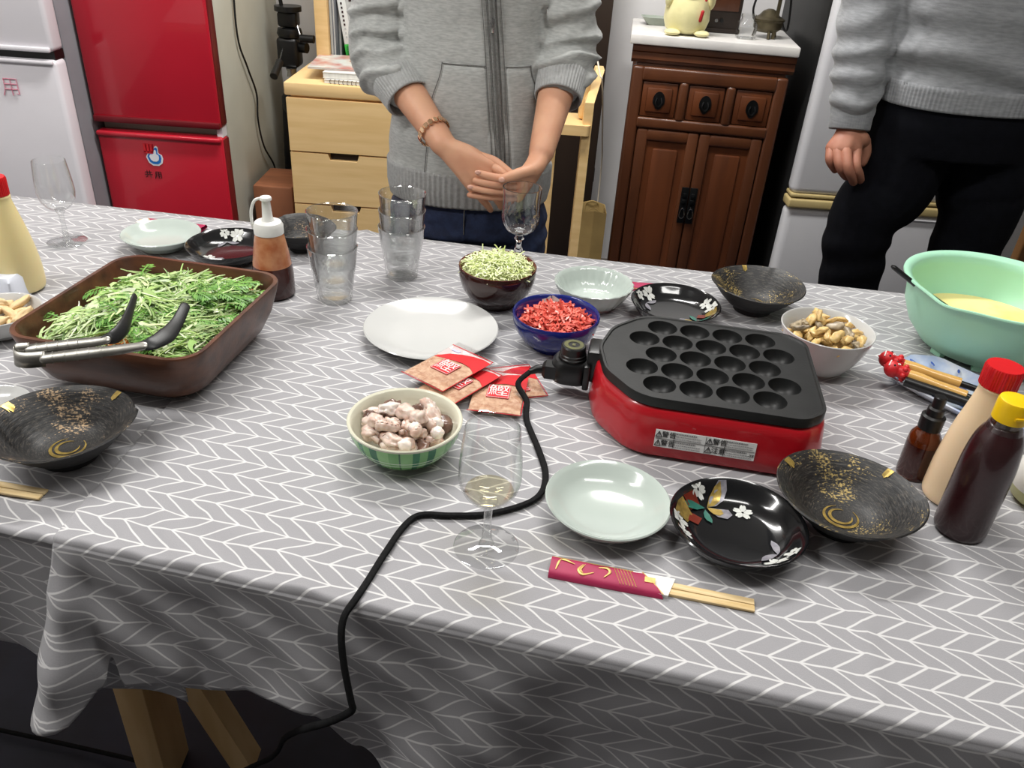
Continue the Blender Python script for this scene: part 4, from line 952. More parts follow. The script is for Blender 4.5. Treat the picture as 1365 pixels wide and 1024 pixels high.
# right-edge bottle and far-left white container
c = at(1385, 668); t = thing('sauce_jug', 'white cream-filled bottle with pale yellow base at the table edge', 'bottle', c)
link('bottle_body', lath([(0, .001), (.026, .001), (.032, .006), (.036, .02)], 40), mat('pale_yellow_plastic', (196, 196, 140), .3, sss=.1, var=(6, (190, 188, 130), 2)), t, smooth=60)
link('upper_body', lath([(.036, .02), (.0365, .028), (.034, .044), (.026, .054), (.012, .058), (.010, .075), (0, .076)], 40), M_wplast, t, smooth=60)
c = at(5, 392); t = thing('dispenser', 'white stepped plastic dispenser behind the small white bowl', 'dispenser', c, R(-6))
M_wbl = mat('bluish_white_plastic', (222, 226, 236), .35, var=(10, (216, 220, 230), 2))
link('base', loft(B(), [ring3(rrect(.036, .026, .01), 0), ring3(rrect(.035, .025, .01), .03), ring3(rrect(.031, .021, .01), .036)]), M_wbl, t)
link('upper_step', loft(B(), [ring3(rrect(.02, .02, .008, cx=-.016), .034), ring3(rrect(.017, .018, .008, cx=-.017), .062), ring3(rrect(.012, .014, .006, cx=-.018), .068)]), M_wbl, t)

# ------------------------------------------------------------------ takoyaki grill
GA = R(-8.3); gc = Vector((.243, .869, TZ)); t = thing('takoyaki_grill', 'red electric grill with black dimpled plate of round moulds', 'grill', gc, GA)
M_gred = mat('grill_red', (186, 22, 34), .28, coat=.35, var=(5, (176, 18, 30), 2)); M_plate = mat('non_stick_plate', (24, 25, 25), .42, var=(40, (30, 31, 31), 2), bump=(400, .05))
# outline of plate: curved left end, nearly straight right end
OUT = round_poly([(-.140, .0), (-.128, .055), (-.088, .103), (.10, .102), (.123, .082), (.125, -.084), (.100, -.108), (-.085, -.107), (-.128, -.055)], [.06, .06, .05, .03, .03, .03, .03, .05, .06], 7)
def scale_poly(pg, kx, ky, cx=-.008, cy=-.003): return [(cx + (x - cx) * kx, cy + (y - cy) * ky) for x, y in pg]
PZT = .078
# base
rings = [ring3(scale_poly(OUT, 1.035, 1.05), .004), ring3(scale_poly(OUT, 1.05, 1.07), .007), ring3(scale_poly(OUT, 1.05, 1.065), .02), ring3(scale_poly(OUT, 1.025, 1.03), .052), ring3(scale_poly(OUT, 1.012, 1.012), .061), ring3(scale_poly(OUT, .985, .98), .064), ring3(scale_poly(OUT, .955, .95), .058), ring3(scale_poly(OUT, .94, .93), .02)]
link('housing', loft(B(), rings), M_gred, t, smooth=50)
for x, y in ((-.09, -.07), (.09, -.08), (-.09, .07), (.09, .08)): link('rubber_foot', lath([(0, 0), (.009, 0), (.01, .005), (0, .005)], 16), M_black, t, loc=(x, y, 0))
# plate with moulds
holes = []
for k, n in enumerate((4, 5, 4, 5, 4)):
    y = -.0735 + k * .03675
    for i in range(n):
        x = (i - (n - 1) / 2) * .0418 + (.0 if n == 4 else -.001)
        holes.append((x, y))
HR = .0192
bm = B(); es = []
def loop(pts, z):
    vs_ = [bm.verts.new((x, y, z)) for x, y in pts]; ed = [bm.edges.new((vs_[i], vs_[(i + 1) % len(vs_)])) for i in range(len(vs_))]; return vs_, ed
inner = scale_poly(OUT, .965, .955)
iv, ie = loop(inner, PZT - .0015); es += ie; hl = []
for x, y in holes:
    hv, he = loop([(x + HR * math.cos(2 * math.pi * i / 28), y + HR * math.sin(2 * math.pi * i / 28)) for i in range(28)], PZT - .0015); es += he; hl.append(((x, y), hv))
from mathutils.geometry import delaunay_2d_cdt
allv = iv + [v for _, hv in hl for v in hv]; loops_ = [iv] + [hv for _, hv in hl]; idx = {v: i for i, v in enumerate(allv)}
ced = [(idx[lp3[i]], idx[lp3[(i + 1) % len(lp3)]]) for lp3 in loops_ for i in range(len(lp3))]
_, _, cf, _, _, _ = delaunay_2d_cdt([v.co.xy for v in allv], ced, [list(range(len(iv)))], 1, 1e-6)
for fc in cf:
    pc = sum((allv[i].co.xy for i in fc), Vector((0, 0))) / len(fc)
    if len(fc) == 3 and not any((pc - Vector(h_)).length < HR * .99 for h_ in holes):
        try: bm.faces.new([allv[i] for i in fc])
        except ValueError: pass
for (x, y), hv in hl:
    prev = hv
    for (r, z) in [(HR * .975, -.0024), (HR * .94, -.0055), (HR * .84, -.0105), (HR * .66, -.0148), (HR * .4, -.0178), (HR * .15, -.0188)]:
        ring = [bm.verts.new((x + r * math.cos(2 * math.pi * i / 28), y + r * math.sin(2 * math.pi * i / 28), PZT - .0015 + z)) for i in range(28)]
        bridge(bm, prev, ring); prev = ring
    bm.faces.new(prev)
prev = iv
for pg, z in ((scale_poly(OUT, .975, .967), PZT), (scale_poly(OUT, .997, .996), PZT), (OUT, PZT - .001), (OUT, PZT - .012), (scale_poly(OUT, .97, .96), PZT - .014)):
    ring = [bm.verts.new((x, y, z)) for x, y in pg]; bridge(bm, prev, ring); prev = ring
link('mould_plate', bm, M_plate, t, smooth=35)
# temperature controller on its left
link('socket_bracket', bx((-.152, -.012, .028), (-.126, .03, .072), .004), M_black, t)
link('bracket_edge', bx((-.154, -.02, .02), (-.146, -.008, .054), .002), M_black, t)
ct = link('controller', loft(B(), [ring3(rrect(.023, .022, .016, cx=-.171, cy=.006), .022), ring3(rrect(.025, .024, .018, cx=-.171, cy=.006), .027), ring3(rrect(.025, .024, .018, cx=-.171, cy=.006), .045), ring3(rrect(.021, .02, .016, cx=-.171, cy=.006), .051)]), M_black, t, smooth=50)
dial = lathe(B(), [(0, .05), (.018, .05), (.018, .054), (.017, .055), (.017, .058), (.016, .059), (.0157, .068), (.0145, .0695), (0, .0695)], 40, c=(-.171, .006, 0)); link('dial', dial, M_black, ct, smooth=30)
M_olive = mat('olive_dial_print', (92, 92, 48), .4, var=(60, (74, 74, 40), 2))
link('dial_ring', lathe(B(), [(.0075, .0697), (.0125, .0697), (.0125, .0700), (.0075, .0700)], 36, c=(-.171, .006, 0)), M_olive, ct)
bm = B(); box(bm, (-.173, .003, .0697), (-.169, .009, .0701)); link('dial_mark', bm, M_olive, ct)
pg = link('plug', loft(B(), [[Vector((x, y, z)) for y, z in ((-.014, .026), (-.014, .044), (.004, .044), (.004, .026))] for x in (-.187, -.203)] + [[Vector((-.207, y, z)) for y, z in ((-.011, .029), (-.011, .041), (.001, .041), (.001, .029))]]), M_black, t, smooth=20)
link('strain_relief', tb([(-.205, -.005, .035), (-.214, -.007, .034), (-.222, -.010, .031)], [.0065, .0055, .0042], 12), M_black, t)
# warning label on the front
M_lab = mat('label_silver', (228, 228, 226), .45, var=(40, (222, 222, 220), 2)); M_lgrey = mat('label_small_print', (120, 120, 122), .6, var=(80, (100, 100, 102), 2)); M_txt = mat('label_ink', (24, 24, 26), .6, var=(80, (34, 34, 36), 2))
fy = -.1045; lab = bpy.data.objects.new('tmp', None)
def front_pt(x, z, out=.0):   # on the sloping front face
    k = (z - .02) / .032; ky = 1.065 + (1.03 - 1.065) * k; y = -.003 + (-.1077 + .003) * ky
    return Vector((x, y - .0008 - out, z))
LX0, LX1, LZ0, LZ1 = -.060, .053, .019, .041
bm = B(); loft(bm, [[front_pt(x, LZ0, 0), front_pt(x, LZ1, 0), front_pt(x, LZ1, .0006), front_pt(x, LZ0, .0006)] for x in (LX0, LX1)]); lb = link('warning_label', bm, M_lab, t, smooth=0)
tilt = math.atan2((front_pt(0, LZ1) - front_pt(0, LZ0)).y, LZ1 - LZ0)
def on_label(me, x, z, name, m=M_txt):
    o = link(name, me, m, lb, smooth=0); o.location = front_pt(x, z, .0010); o.rotation_euler = (R(90) - tilt, 0, 0); return o
wz1, wz2 = .0355, .0245
xmid = -.003
for x0, z_, txt in ((LX0, wz1, '警告'), (LX0, wz2, '警告'), (xmid, wz1 + .0001, '警告'), (xmid, wz2 + .0001, '注意')):
    on_label(text_mesh(txt, .0082, .0001), x0 + .0155, z_, 'warning_lettering')
    bm = B(); T_ = [(-.0036, -.0034), (.0036, -.0034), (0, .0036)]
    for i in range(3): tube(bm, [(T_[i][0], T_[i][1], 0), (T_[(i + 1) % 3][0], T_[(i + 1) % 3][1], 0)], .0004, 4)
    tube(bm, [(0, -.0005, 0), (0, .0014, 0)], .0004, 4); tube(bm, [(0, -.0018, 0), (0, -.0014, 0)], .0004, 4)
    on_label(bm, x0 + .0042, z_, 'warning_triangle')
    bm = B()
    for row in range(3):
        x = .0
        wmax = .030 if row else .024
        while x < wmax:
            wd_ = random.uniform(.0008, .0022); box(bm, (x, .0026 - row * .003, -.0001), (min(x + wd_, wmax), .0032 - row * .003 + (.0006 if row == 0 else 0), .0001)); x += wd_ + .0006
    o = on_label(bm, x0 + .0225, z_, 'small_print', M_lgrey); o['kind'] = 'stuff'
bm = B()
for a, b in (((LX0 + .0215, .0196), (LX0 + .0215, .0404)), ((LX0 + .001, .030), (LX1 - .001, .030)), ((xmid, .0196), (xmid, .0404)), ((xmid + .0215, .0196), (xmid + .0215, .0404))): tube(bm, [front_pt(*a, .0009), front_pt(*b, .0009)], .00022, 4)
lk = link('label_rules', bm, M_txt, lb, smooth=0); lk['kind'] = 'stuff'
on_label(text_mesh('TF', .0055, .0001), LX1 - .0035, wz2, 'mark_lettering')
# power cord
mw = Matrix.Translation(gc) @ Matrix.Rotation(GA, 4, 'Z'); st_ = mw @ Vector((-.222, -.010, .031))
zc = TZ + .0038
def cz(px, py, dz=0): p_ = PZ(px, py, zc + dz); return p_
cp_ = [st_, mw @ Vector((-.234, -.026, .02)), cz(702, 535, .006), cz(702, 560), cz(718, 600), cz(727, 630), cz(722, 656), cz(700, 672), cz(650, 685), cz(600, 687), cz(562, 686), cz(540, 700), cz(515, 735), cz(490, 775)]
# over the edge and down the hanging cloth
e0 = cz(476, 796); cp_.append(e0)
hang = [(459, 822, .014), (455, 850, .024), (459, 890, .034), (468, 935, .044), (470, 945, .046), (462, 952, .046), (440, 962, .044), (412, 970, .036)]
for px, py, o_ in hang:
    yy = yF(-.15) - o_; cp_.append(PY(px, py, yy))
l = cp_[-1]; cp_ += [PY(396, 975, .56), PY(378, 986, .63), PY(368, 1004, .67), PY(345, 1018, .70), Vector((-.45, .74, .05)), Vector((-.6, .8, .012)), Vector((-1.3, .9, .012))]
M_cord = mat('black_woven_cord', (15, 15, 16), .85, var=(300, (24, 24, 25), 2), spec=.2)
cord = tag(link('power_cord', tb(catmull(cp_, 7), .0038, 10, flat=.8), M_cord), 'black power cord running from the grill over the table edge', 'cord')

# ------------------------------------------------------------------ chopsticks
M_cst = mat('pale_chopstick_wood', (230, 206, 160), .6, var=(30, (206, 176, 122), 1.8, (.5, 6, 1)), bump=(60, .1, (.5, 6, 1)))
M_slv = mat('magenta_paper', (172, 40, 84), .55, var=(20, (160, 34, 76), 2)); M_ppr = mat('white_paper', (234, 232, 226), .7, var=(20, (226, 224, 218), 2)); M_gpr = mat('gold_ink', (214, 178, 104), .4, .3, var=(60, (196, 160, 90), 2))
def chopsticks(label, a, b, frac=.62, sleeve=True, ltxt=True):
    """a: sleeve end, b: stick end on the cloth"""
    d = b - a; Ln = d.length; rz = math.atan2(d.y, d.x); t = thing('chopstick_set' if sleeve else 'chopstick_pair', label, 'chopsticks', (a.x, a.y, TZ), rz); w_ = .0132
    for s in (-1, 1):
        st = bx((Ln * .2 if sleeve else 0, s * .0042 - .0038, .0008), (Ln, s * .0042 + .0038, .0055), .0008)
        for v in st.verts:
            if v.co.x > Ln * .97: v.co.z -= .002 * (1 if v.co.z > .003 else 0)
        link('chopstick', st, M_cst, t, smooth=30)
    if sleeve:
        x1 = Ln * frac
        pgn = [(0, -w_), (x1, -w_), (x1 - .022 * 1, w_), (0, w_)]
        bm = B(); n = 10; rows = []
        for i in range(n + 1):
            y = -w_ + 2 * w_ * i / n; xe = x1 - .022 * (i / n); z = .0070 - .0045 * abs(2 * i / n - 1) ** 7
            rows.append([bm.verts.new((xe * k / 8, y, z + .0005 * math.sin(k * 2.1 + i))) for k in range(9)])
        for r0, r1 in zip(rows, rows[1:]): bridge(bm, r0, r1, close=False)
        rows2 = [[bm.verts.new((v.co.x, v.co.y, .0005)) for v in r_] for r_ in (rows[0], rows[-1])]
        bridge(bm, rows[0], rows2[0], close=False); bridge(bm, rows[-1], rows2[1], close=False); bridge(bm, rows2[0], rows2[1], close=False)
        sl = link('paper_sleeve', bm, M_slv, t, smooth=50)
        link('white_lining', prism(B(), [(x1 - .03, -w_ * .8), (x1 + .004, -w_ * .85), (x1 + .010, w_ * .95), (x1 - .03, w_ * .95)], .0008, .0052), M_ppr, t, smooth=0)
        link('gold_border', tb([(x1 - .0005, -w_ * .9, .0062), (x1 - .011, 0, .0076), (x1 - .0215, w_ * .92, .0062)], .0005, 5), M_gpr, sl)
        link('gold_border', tb([(0, w_ * .93, .0045), (x1 - .022, w_ * .93, .0045)], .0006, 5), M_gpr, sl)
        if ltxt:
            bm = B(); zz = .0075
            def stroke(pts, r): tube(bm, catmull([(x, y, zz) for x, y in pts], 4), [r * .3, r, r * .9, r * .25], 6, flat=.5)
            stroke([(.006, -.007), (.0075, .003), (.009, .0078)], .0012); stroke([(.009, .0076), (.014, .0074), (.023, .0045)], .0013)
            stroke([(.031, .006), (.0275, -.002), (.032, -.0072), (.042, -.002)], .0017); stroke([(.033, .007), (.0295, -.001), (.032, -.005)], .0009)
            stroke([(.046, .0058), (.054, .0066), (.057, .002), (.052, -.0058)], .0016)
            o = link('brush_lettering', bm, M_gpr, sl)
            bm = B()
            for k in range(6): tube(bm, [(.060 + k * .003, w_ * .8, .0072), (.068 + k * .003, -w_ * .75, .0072)], .0003, 4)
            o = link('thin_gold_lines', bm, M_gpr, sl); o['kind'] = 'stuff'
            link('gold_square', bx((.090, -.0012, .0068), (.1, .0055, .0078)), M_gpr, sl)
    return t
chopsticks('wooden chopsticks in a magenta paper sleeve with gold lettering below celadon dish', PZ(733, 758, TZ), PZ(1005, 810, TZ), .565)
chopsticks('bare wooden chopsticks beside the bronze-flecked bowl', PZ(-130, 632, TZ), PZ(59, 662, TZ), sleeve=False)
chopsticks('magenta chopstick sleeve behind the black flower-patterned plate', PZ(873, 386, TZ), PZ(760, 376, TZ), .9, ltxt=False)
chopsticks('chopstick sleeve tucked behind the pale white dish', PZ(272, 307, TZ), PZ(272, 307, TZ) + Vector((-.125, .016, 0)), .9, ltxt=False)

# ------------------------------------------------------------------ basin with batter, whisk handle
bc = Vector((.695, 1.1, TZ)); t = thing('mixing_basin', 'large mint green plastic basin of yellow batter', 'basin', bc)
M_mint = mat('mint_plastic', (176, 228, 198), .35, sss=.08, var=(5, (171, 223, 193), 2))
o_ = [(.066, .004), (.083, .012), (.104, .036), (.117, .064), (.1205, .088), (.1215, .1), (.128, .1045)]
pr_ = [(0, .004)] + [(.062, .004)] + o_ + [(.131, .1058), (.1305, .1078), (.126, .1075), (.118, .103), (.1175, .09), (.1138, .065), (.1005, .038), (.080, .0155), (.06, .009), (0, .009)]
def wfb(a, r, z):
    da = (a - R(215) + math.pi) % (2 * math.pi) - math.pi; k = math.exp(-(da / .2) ** 2) * sm(z, .06, .104)
    return r * (1 + .05 * k), z - .003 * k
link('basin_body', lath(pr_, 96, warp=wfb), M_mint, t, smooth=60)
for a in (200, 250, 300, 20, 90, 150): link('foot', bx((-.01, -.006, 0), (.01, .006, .009), .002), M_mint, t, loc=(.07 * math.cos(R(a)), .07 * math.sin(R(a)), 0), rz=R(a + 90))
bt = lath([(0, .044), (.096, .044), (.104, .0455), (.1045, .0442), (.09, .028), (0, .028)], 72)
b = tag(link('batter', bt, mat('egg_batter', (240, 214, 124), .25, sss=.1, var=(14, (246, 226, 156), 2.2)), loc=bc), 'pale yellow batter filling the mint green basin', 'batter')
h0, h1 = PZ(1192, 357, TZ + .125), PZ(1262, 409, TZ + .06)
t = thing('spatula', 'black plastic spatula leaning out of the mint green basin', 'spatula', h1)
link('handle', tb([h0 - h1, (h0 - h1) * .5 + Vector((0, 0, -.002)), Vector()], [.0055, .0058, .0052], 12, flat=.65, round_end=True), M_black, t)
dd = (h1 - h0).normalized(); link('blade', tb([Vector(), dd * .012, dd * .03, dd * .036], [.006, .011, .012, .006], 14, flat=.25, ref=(0, 0, 1)), M_black, t)

# ------------------------------------------------------------------ tray with octopus brushes
M_bw2 = mat('blue_white_porcelain', (212, 216, 222), .15, coat=.3, var=(22, (168, 182, 212), 3)); M_cob = mat('cobalt_brush', (44, 72, 150), .2, var=(50, (70, 100, 175), 2))
ta, tb2 = PZ(1195, 500, TZ + .012), PZ(1375, 590, TZ + .012)
dirv = (tb2 - ta); rz = math.atan2(dirv.y, dirv.x); cc = (ta + tb2) / 2 + Vector((math.cos(rz + R(90)), math.sin(rz + R(90)), 0)) * .036
t = thing('oblong_plate', 'white oblong plate with blue painted pattern under the brushes', 'plate', (cc.x, cc.y, TZ), rz)
def wavy(pg, k): return [(x * (1 + .012 * math.cos(14 * math.atan2(y * 2, x))), y * (1 + .03 * math.cos(14 * math.atan2(y * 2, x)))) for x, y in pg]
a1, a2 = .112, .060
rings = [ring3(rrect(a1 * .7, a2 * .65, .03, 8), 0), ring3(rrect(a1 * .74, a2 * .7, .032, 8), .003), ring3(wavy(rrect(a1 * .95, a2 * .92, .04, 8), 1), .012), ring3(wavy(rrect(a1, a2, .043, 8), 1), .017), ring3(wavy(rrect(a1 * .985, a2 * .965, .042, 8), 1), .0185), ring3(wavy(rrect(a1 * .93, a2 * .9, .04, 8), 1), .0145), ring3(rrect(a1 * .72, a2 * .68, .032, 8), .006)]
link('plate_body', loft(B(), rings), M_bw2, t, smooth=60)
for k in range(16):
    a = 2 * math.pi * k / 16 + .1; x, y = a1 * .965 * math.cos(a), a2 * .93 * math.sin(a)
    bm = B(); ball(bm, (0, 0, 0), .006, (1.1, .32, .12), 10, 6); link('blue_stroke', bm, M_cob, t, loc=(x * .97, y * .97, .0158), rz=math.atan2(y, x * .5))
for k, (x, y, r_) in enumerate([(-.03, .02, .01), (.02, .024, .012), (.055, -.004, .012), (.0, -.018, .009)]):
    bm = B(); ball(bm, (0, 0, 0), r_, (1.3, .7, .05), 12, 6); link('blue_blossom', bm, M_cob, t, loc=(x, y, .0066), rz=k)
M_hdl = mat('varnished_bamboo', (214, 172, 100), .3, coat=.4, var=(14, (200, 156, 84), 2, (1, 1, 1)))
M_oct = mat('red_rubber', (200, 34, 40), .45, var=(20, (190, 28, 34), 2)); M_wdot = mat('white_dot', (236, 230, 226), .5, var=(40, (228, 222, 218), 2))
def octo_brush(label, p0, p1, ):
    d = p1 - p0; Ln = d.length; t = thing('oil_brush', label, 'brush', p0, group=None)
    q = d.to_track_quat('X', 'Z').to_matrix().to_4x4(); t.matrix_world = Matrix.Translation(p0) @ q
    bm = B(); ball(bm, (0, 0, 0), .0115, (1, 1, 1), 18, 12); lathe_r = [( .0072, .006), (.0085, .012), (.0075, .018)]
    tube(bm, [(.004, 0, 0), (.009, 0, 0), (.014, 0, 0), (.021, 0, 0)], [.010, .0082, .0098, .0074], 16)
    for a in range(6): ball(bm, (.015, .0086 * math.cos(a * 1.047), .0086 * math.sin(a * 1.047)), .0038, u=8, v=6)
    tube(bm, [(-.008, 0, 0), (-.0125, 0, .001)], [.003, .001], 8)
    hd = link('octopus_head', bm, M_oct, t, smooth=60)
    bm = B(); tube(bm, [(-.0055, .0102 * math.cos(a), .0102 * math.sin(a)) for a in [i * .3 for i in range(-2, 9)]], .0009, 6); link('headband', bm, M_wdot, hd)
    for y in (-1, 1):
        bm = B(); ball(bm, (.001, -.0062, .0092), .0016, u=8, v=6) if y > 0 else ball(bm, (.002, .004, .0104), .0016, u=8, v=6); link('eye', bm, M_txt, hd)
    link('mouth', tb([(.0055 + .0016 * math.cos(a * .785), -.001 + .0016 * math.sin(a * .785), .0106) for a in range(9)], .0005, 5), M_wdot, hd)
    link('handle', tb([(.02, 0, 0), (.035, 0, 0), (.055, 0, 0), (.08, 0, 0), (.094, 0, 0)], [.0074, .0082, .0068, .0074, .0078], 16), M_hdl, t)
    link('ferrule', tb([(.094, 0, 0), (.125, 0, 0)], [.0046, .0042], 12), M_black, t)
    link('bristles', tb([(.125, 0, 0), (Ln, 0, 0)], [.0042, .0055], 12, flat=.6), M_black, t)
    return t
zt_ = .031
octo_brush('bamboo-handled oil brush with red octopus head lying on the blue plate', PZ(1183, 479, TZ + zt_ + .004), PZ(1365, 540, TZ + .022))
octo_brush('second octopus-headed oil brush, beside the black marker-like handle', PZ(1190, 492, TZ + zt_), PZ(1372, 560, TZ + .021))
m0, m1 = PZ(1206, 508, TZ + .024), PZ(1345, 556, TZ + .022)
t = thing('black_handle_pick', 'black plastic handled pick lying on the blue plate edge', 'pick', m0); d = m1 - m0; t.matrix_world = Matrix.Translation(m0) @ d.to_track_quat('X', 'Z').to_matrix().to_4x4()
link('handle', tb([(0, 0, 0), (.052, 0, 0)], [.0066, .0068], 16), M_black, t); link('collar', tb([(.051, 0, 0), (.1, 0, 0)], [.0072, .0066], 16), M_black, t); link('needle', tb([(.1, 0, 0), (.165, 0, 0)], [.0012, .0006], 8), M_chr, t)
M_skew = mat('bamboo_skewer', (216, 188, 132), .5, var=(20, (204, 174, 118), 2))
for k, (a, b, lb_) in enumerate([((1348, 538), (1400, 556), 'thin bamboo skewer on the blue plate behind the mayonnaise bottle'), ((1340, 553), (1400, 584), 'thin bamboo skewer on the blue plate next to a second skewer')]):
    p0, p1 = PZ(*a, TZ + .026), PZ(*b, TZ + .026); tag(link('skewer', tb([Vector(), p1 - p0], .0013, 8), M_skew, loc=p0), lb_, 'skewer', 'skewers on the blue plate')

# ------------------------------------------------------------------ bonito flake packets
M_flake = mat('bonito_flakes', (226, 190, 158), .6, var=(150, (186, 136, 104), 1.4), bump=(260, .8)); M_film = thin_glass('packet_film', (.97, .96, .96), .10, .45)
M_pr = mat('packet_red_print', (204, 26, 34), .35, var=(30, (196, 22, 30), 2)); M_pw = mat('packet_white_print', (232, 214, 212), .35, var=(30, (226, 206, 204), 2)); M_bluep = mat('packet_blue_print', (60, 66, 170), .35, var=(60, (190, 190, 226), 4))
def packet(label, h0, h1, tdir, z, L_=.102, tilt=0):
    """h0,h1: ends of the printed head edge; tdir: a point towards the tail"""
    a, b, c_ = PZ(*h0, z), PZ(*h1, z), PZ(*tdir, z); W_ = (b - a).length; ey = (c_ - a).normalized(); ex = (b - a); ex = (ex - ey * ex.dot(ey)).normalized(); sg = 1 if ex.cross(ey).z > 0 else -1
    W_ = min(max(W_, .05), .075)
    t = thing('flake_packet', label, 'packet', a); t.rotation_euler[2] = math.atan2(ex.y, ex.x)
    f = lambda x, y, z_=0: (x, y * sg, z_)
    def sheet(pts, z_, th=.0004):
        bm = B(); return prism(bm, [f(x, y)[:2] for x, y in (pts if sg > 0 else pts[::-1])], z_, z_ + th)
    def bulge(x, y): return .0026 * (1 - (2 * x / W_ - 1) ** 4) * max(0, 1 - (2 * (y - .03) / (L_ - .03) - 1) ** 4) if y > .03 else 0
    # clear film envelope
    bm = B(); nx, ny = 8, 14; top = []; bot = []
    for j in range(ny + 1):
        y = -.012 + (L_ + .012) * j / ny
        top.append([bm.verts.new(f(W_ * i / nx, y, .0016 + bulge(W_ * i / nx, y) + .0007 * noise.noise((i * .9, j * .7, a.x * 50)))) for i in range(nx + 1)]); bot.append([bm.verts.new(f(W_ * i / nx, y, 0)) for i in range(nx + 1)])
    for A_ in (top, bot):
        for r0, r1 in zip(A_, A_[1:]): bridge(bm, r0, r1, close=False)
    link('film', bm, M_film, t, smooth=60)
    bm = B(); rows = []
    for j in range(11):
        y = .03 + (L_ - .033) * j / 10; rows.append([bm.verts.new(f(.002 + (W_ - .004) * i / 8, y, .0012 + bulge(.002 + (W_ - .004) * i / 8, y) * .9)) for i in range(9)])
    for r0, r1 in zip(rows, rows[1:]): bridge(bm, r0, r1, close=False)
    o = link('flake_filling', bm, M_flake, t, smooth=60)
    zf = .0021
    link('white_ground', sheet([(0.001, .001), (W_ - .001, .001), (W_ - .001, .030), (W_ * .6, .028), (W_ * .3, .034), (.001, .033)], .0012, .0003), M_pw, t, smooth=0)
    sw = [(W_ - .001, .006), (W_ * .82, .004), (W_ * .6, .007), (W_ * .4, .013), (W_ * .2, .022), (W_ * .03, .040), (W_ * .2, .039), (W_ * .40, .033), (W_ * .6, .030), (W_ * .8, .032), (W_ - .001, .040)]
    link('red_swoosh', sheet(sw, zf, .0003), M_pr, t, smooth=0)
    link('red_edge', sheet([(0, 0), (W_, 0), (W_, .0012), (0, .0012)], zf, .0003), M_pr, t, smooth=0)
    link('red_edge', sheet([(W_ - .001, 0), (W_, 0), (W_, L_), (W_ - .001, L_)], zf, .0003), M_pr, t, smooth=0)
    link('red_edge', sheet([(0, L_ - .001), (W_, L_ - .001), (W_, L_), (0, L_)], zf, .0003), M_pr, t, smooth=0)
    cx, cy, hs = W_ * .5, .054, .0145
    zq = .0045
    sq = link('red_square', sheet([(cx - hs, cy - hs), (cx + hs, cy - hs), (cx + hs, cy + hs), (cx - hs, cy + hs)], zq, .0003), M_pr, t, smooth=0)
    bm = B(); q_ = [(cx - hs * .93, cy - hs * .93), (cx + hs * .93, cy - hs * .93), (cx + hs * .93, cy + hs * .93), (cx - hs * .93, cy + hs * .93)]
    for i in range(4): tube(bm, [f(*q_[i], zq + .0004), f(*q_[(i + 1) % 4], zq + .0004)], .0004, 4)
    link('white_frame', bm, M_pw, sq, smooth=0)
    tx = link('kanji_lettering', text_mesh('鰹', .027, .0002), M_pw, sq, smooth=0); tx.location = f(cx, cy - .0005, zq + .0005); tx.rotation_euler[2] = math.pi if sg > 0 else 0
    link('blue_mark', sheet([(W_ * .12, .008), (W_ * .3, .008), (W_ * .3, .013), (W_ * .12, .013)], zf, .0003), M_bluep, t, smooth=0)
    return t
packet('bonito flake packet pressed flat under another, beside the grill cord', (640, 494), (708, 496), (670, 552), TZ + .0005, .082)
packet('bonito flake packet with a large white character beside the tasting glass', (638, 494), (694, 517), (612, 580), TZ + .0065, .1)
packet('bonito flake packet lying half under the uppermost packet', (623, 481), (644, 511), (540, 527), TZ + .012, .1)
packet('uppermost bonito flake packet touching the large white plate', (604, 461), (620, 496), (520, 505), TZ + .0185, .1)

# ------------------------------------------------------------------ food
def strand(bm, p, d, L_, w_, up=.3, n=5, th=.0, curl=0.0, taper=True):
    """thin bent ribbon or stick"""
    d = Vector(d).normalized(); s = d.cross(Vector((0, 0, 1)))
    if s.length < .1: s = Vector((1, 0, 0))
    s.normalize(); s = Matrix.Rotation(random.uniform(-.9, .9), 3, d) @ s; pts = []
    ax = Matrix.Rotation(random.uniform(-curl, curl), 3, 'Z')
    cur = Vector(p)
    prev = None
    for i in range(n + 1):
        k = i / n; ww = w_ * (1 - .7 * k if taper else 1)
        if th:
            nn = s.cross(d).normalized(); ring = [bm.verts.new(cur + s * ww * a + nn * th * b) for a, b in ((-1, -1), (1, -1), (1, 1), (-1, 1))]
        else: ring = [bm.verts.new(cur - s * ww), bm.verts.new(cur + s * ww)]
        if prev: bridge(bm, prev, ring, close=bool(th))
        prev = ring
        d = (d + Vector((0, 0, -up / n))).normalized(); d = ax @ d; s = (s - d * s.dot(d)).normalized(); cur = cur + d * (L_ / n)
# shredded cabbage
c, o_ = LAC; bm = B()
def heap(r, R_, h, h0): return h0 + h * max(0, 1 - (r / R_) ** 2) ** .8
bmd = lath([(0, .052)] + [(.0525 * k / 6, .05 + .012 * (1 - (k / 6) ** 2)) for k in range(1, 7)] + [(.05, .035), (0, .03)], 32)
for v in bmd.verts: v.co += c
for i in range(900):
    r = .050 * math.sqrt(random.random()); a = random.uniform(0, 6.28); z = heap(r, .055, .02, .056) + random.uniform(-.003, .004)
    strand(bm, c + Vector((r * math.cos(a), r * math.sin(a), z)), (random.uniform(-1, 1), random.uniform(-1, 1), random.uniform(-.2, .5)), random.uniform(.008, .018), .0008, random.uniform(.2, 1.4), 4, .0005, .5, False)
M_cab = island_mat('shredded_cabbage', [(232, 240, 190), (218, 232, 152), (240, 243, 214), (224, 235, 168), (236, 240, 202)], .45)
b = tag(link('shredded_cabbage', bm, M_cab, smooth=0), 'heap of pale green shredded cabbage in the lacquer bowl', 'cabbage', kind='stuff')
link('cabbage_core', bmd, MATS['shredded_cabbage'], b)
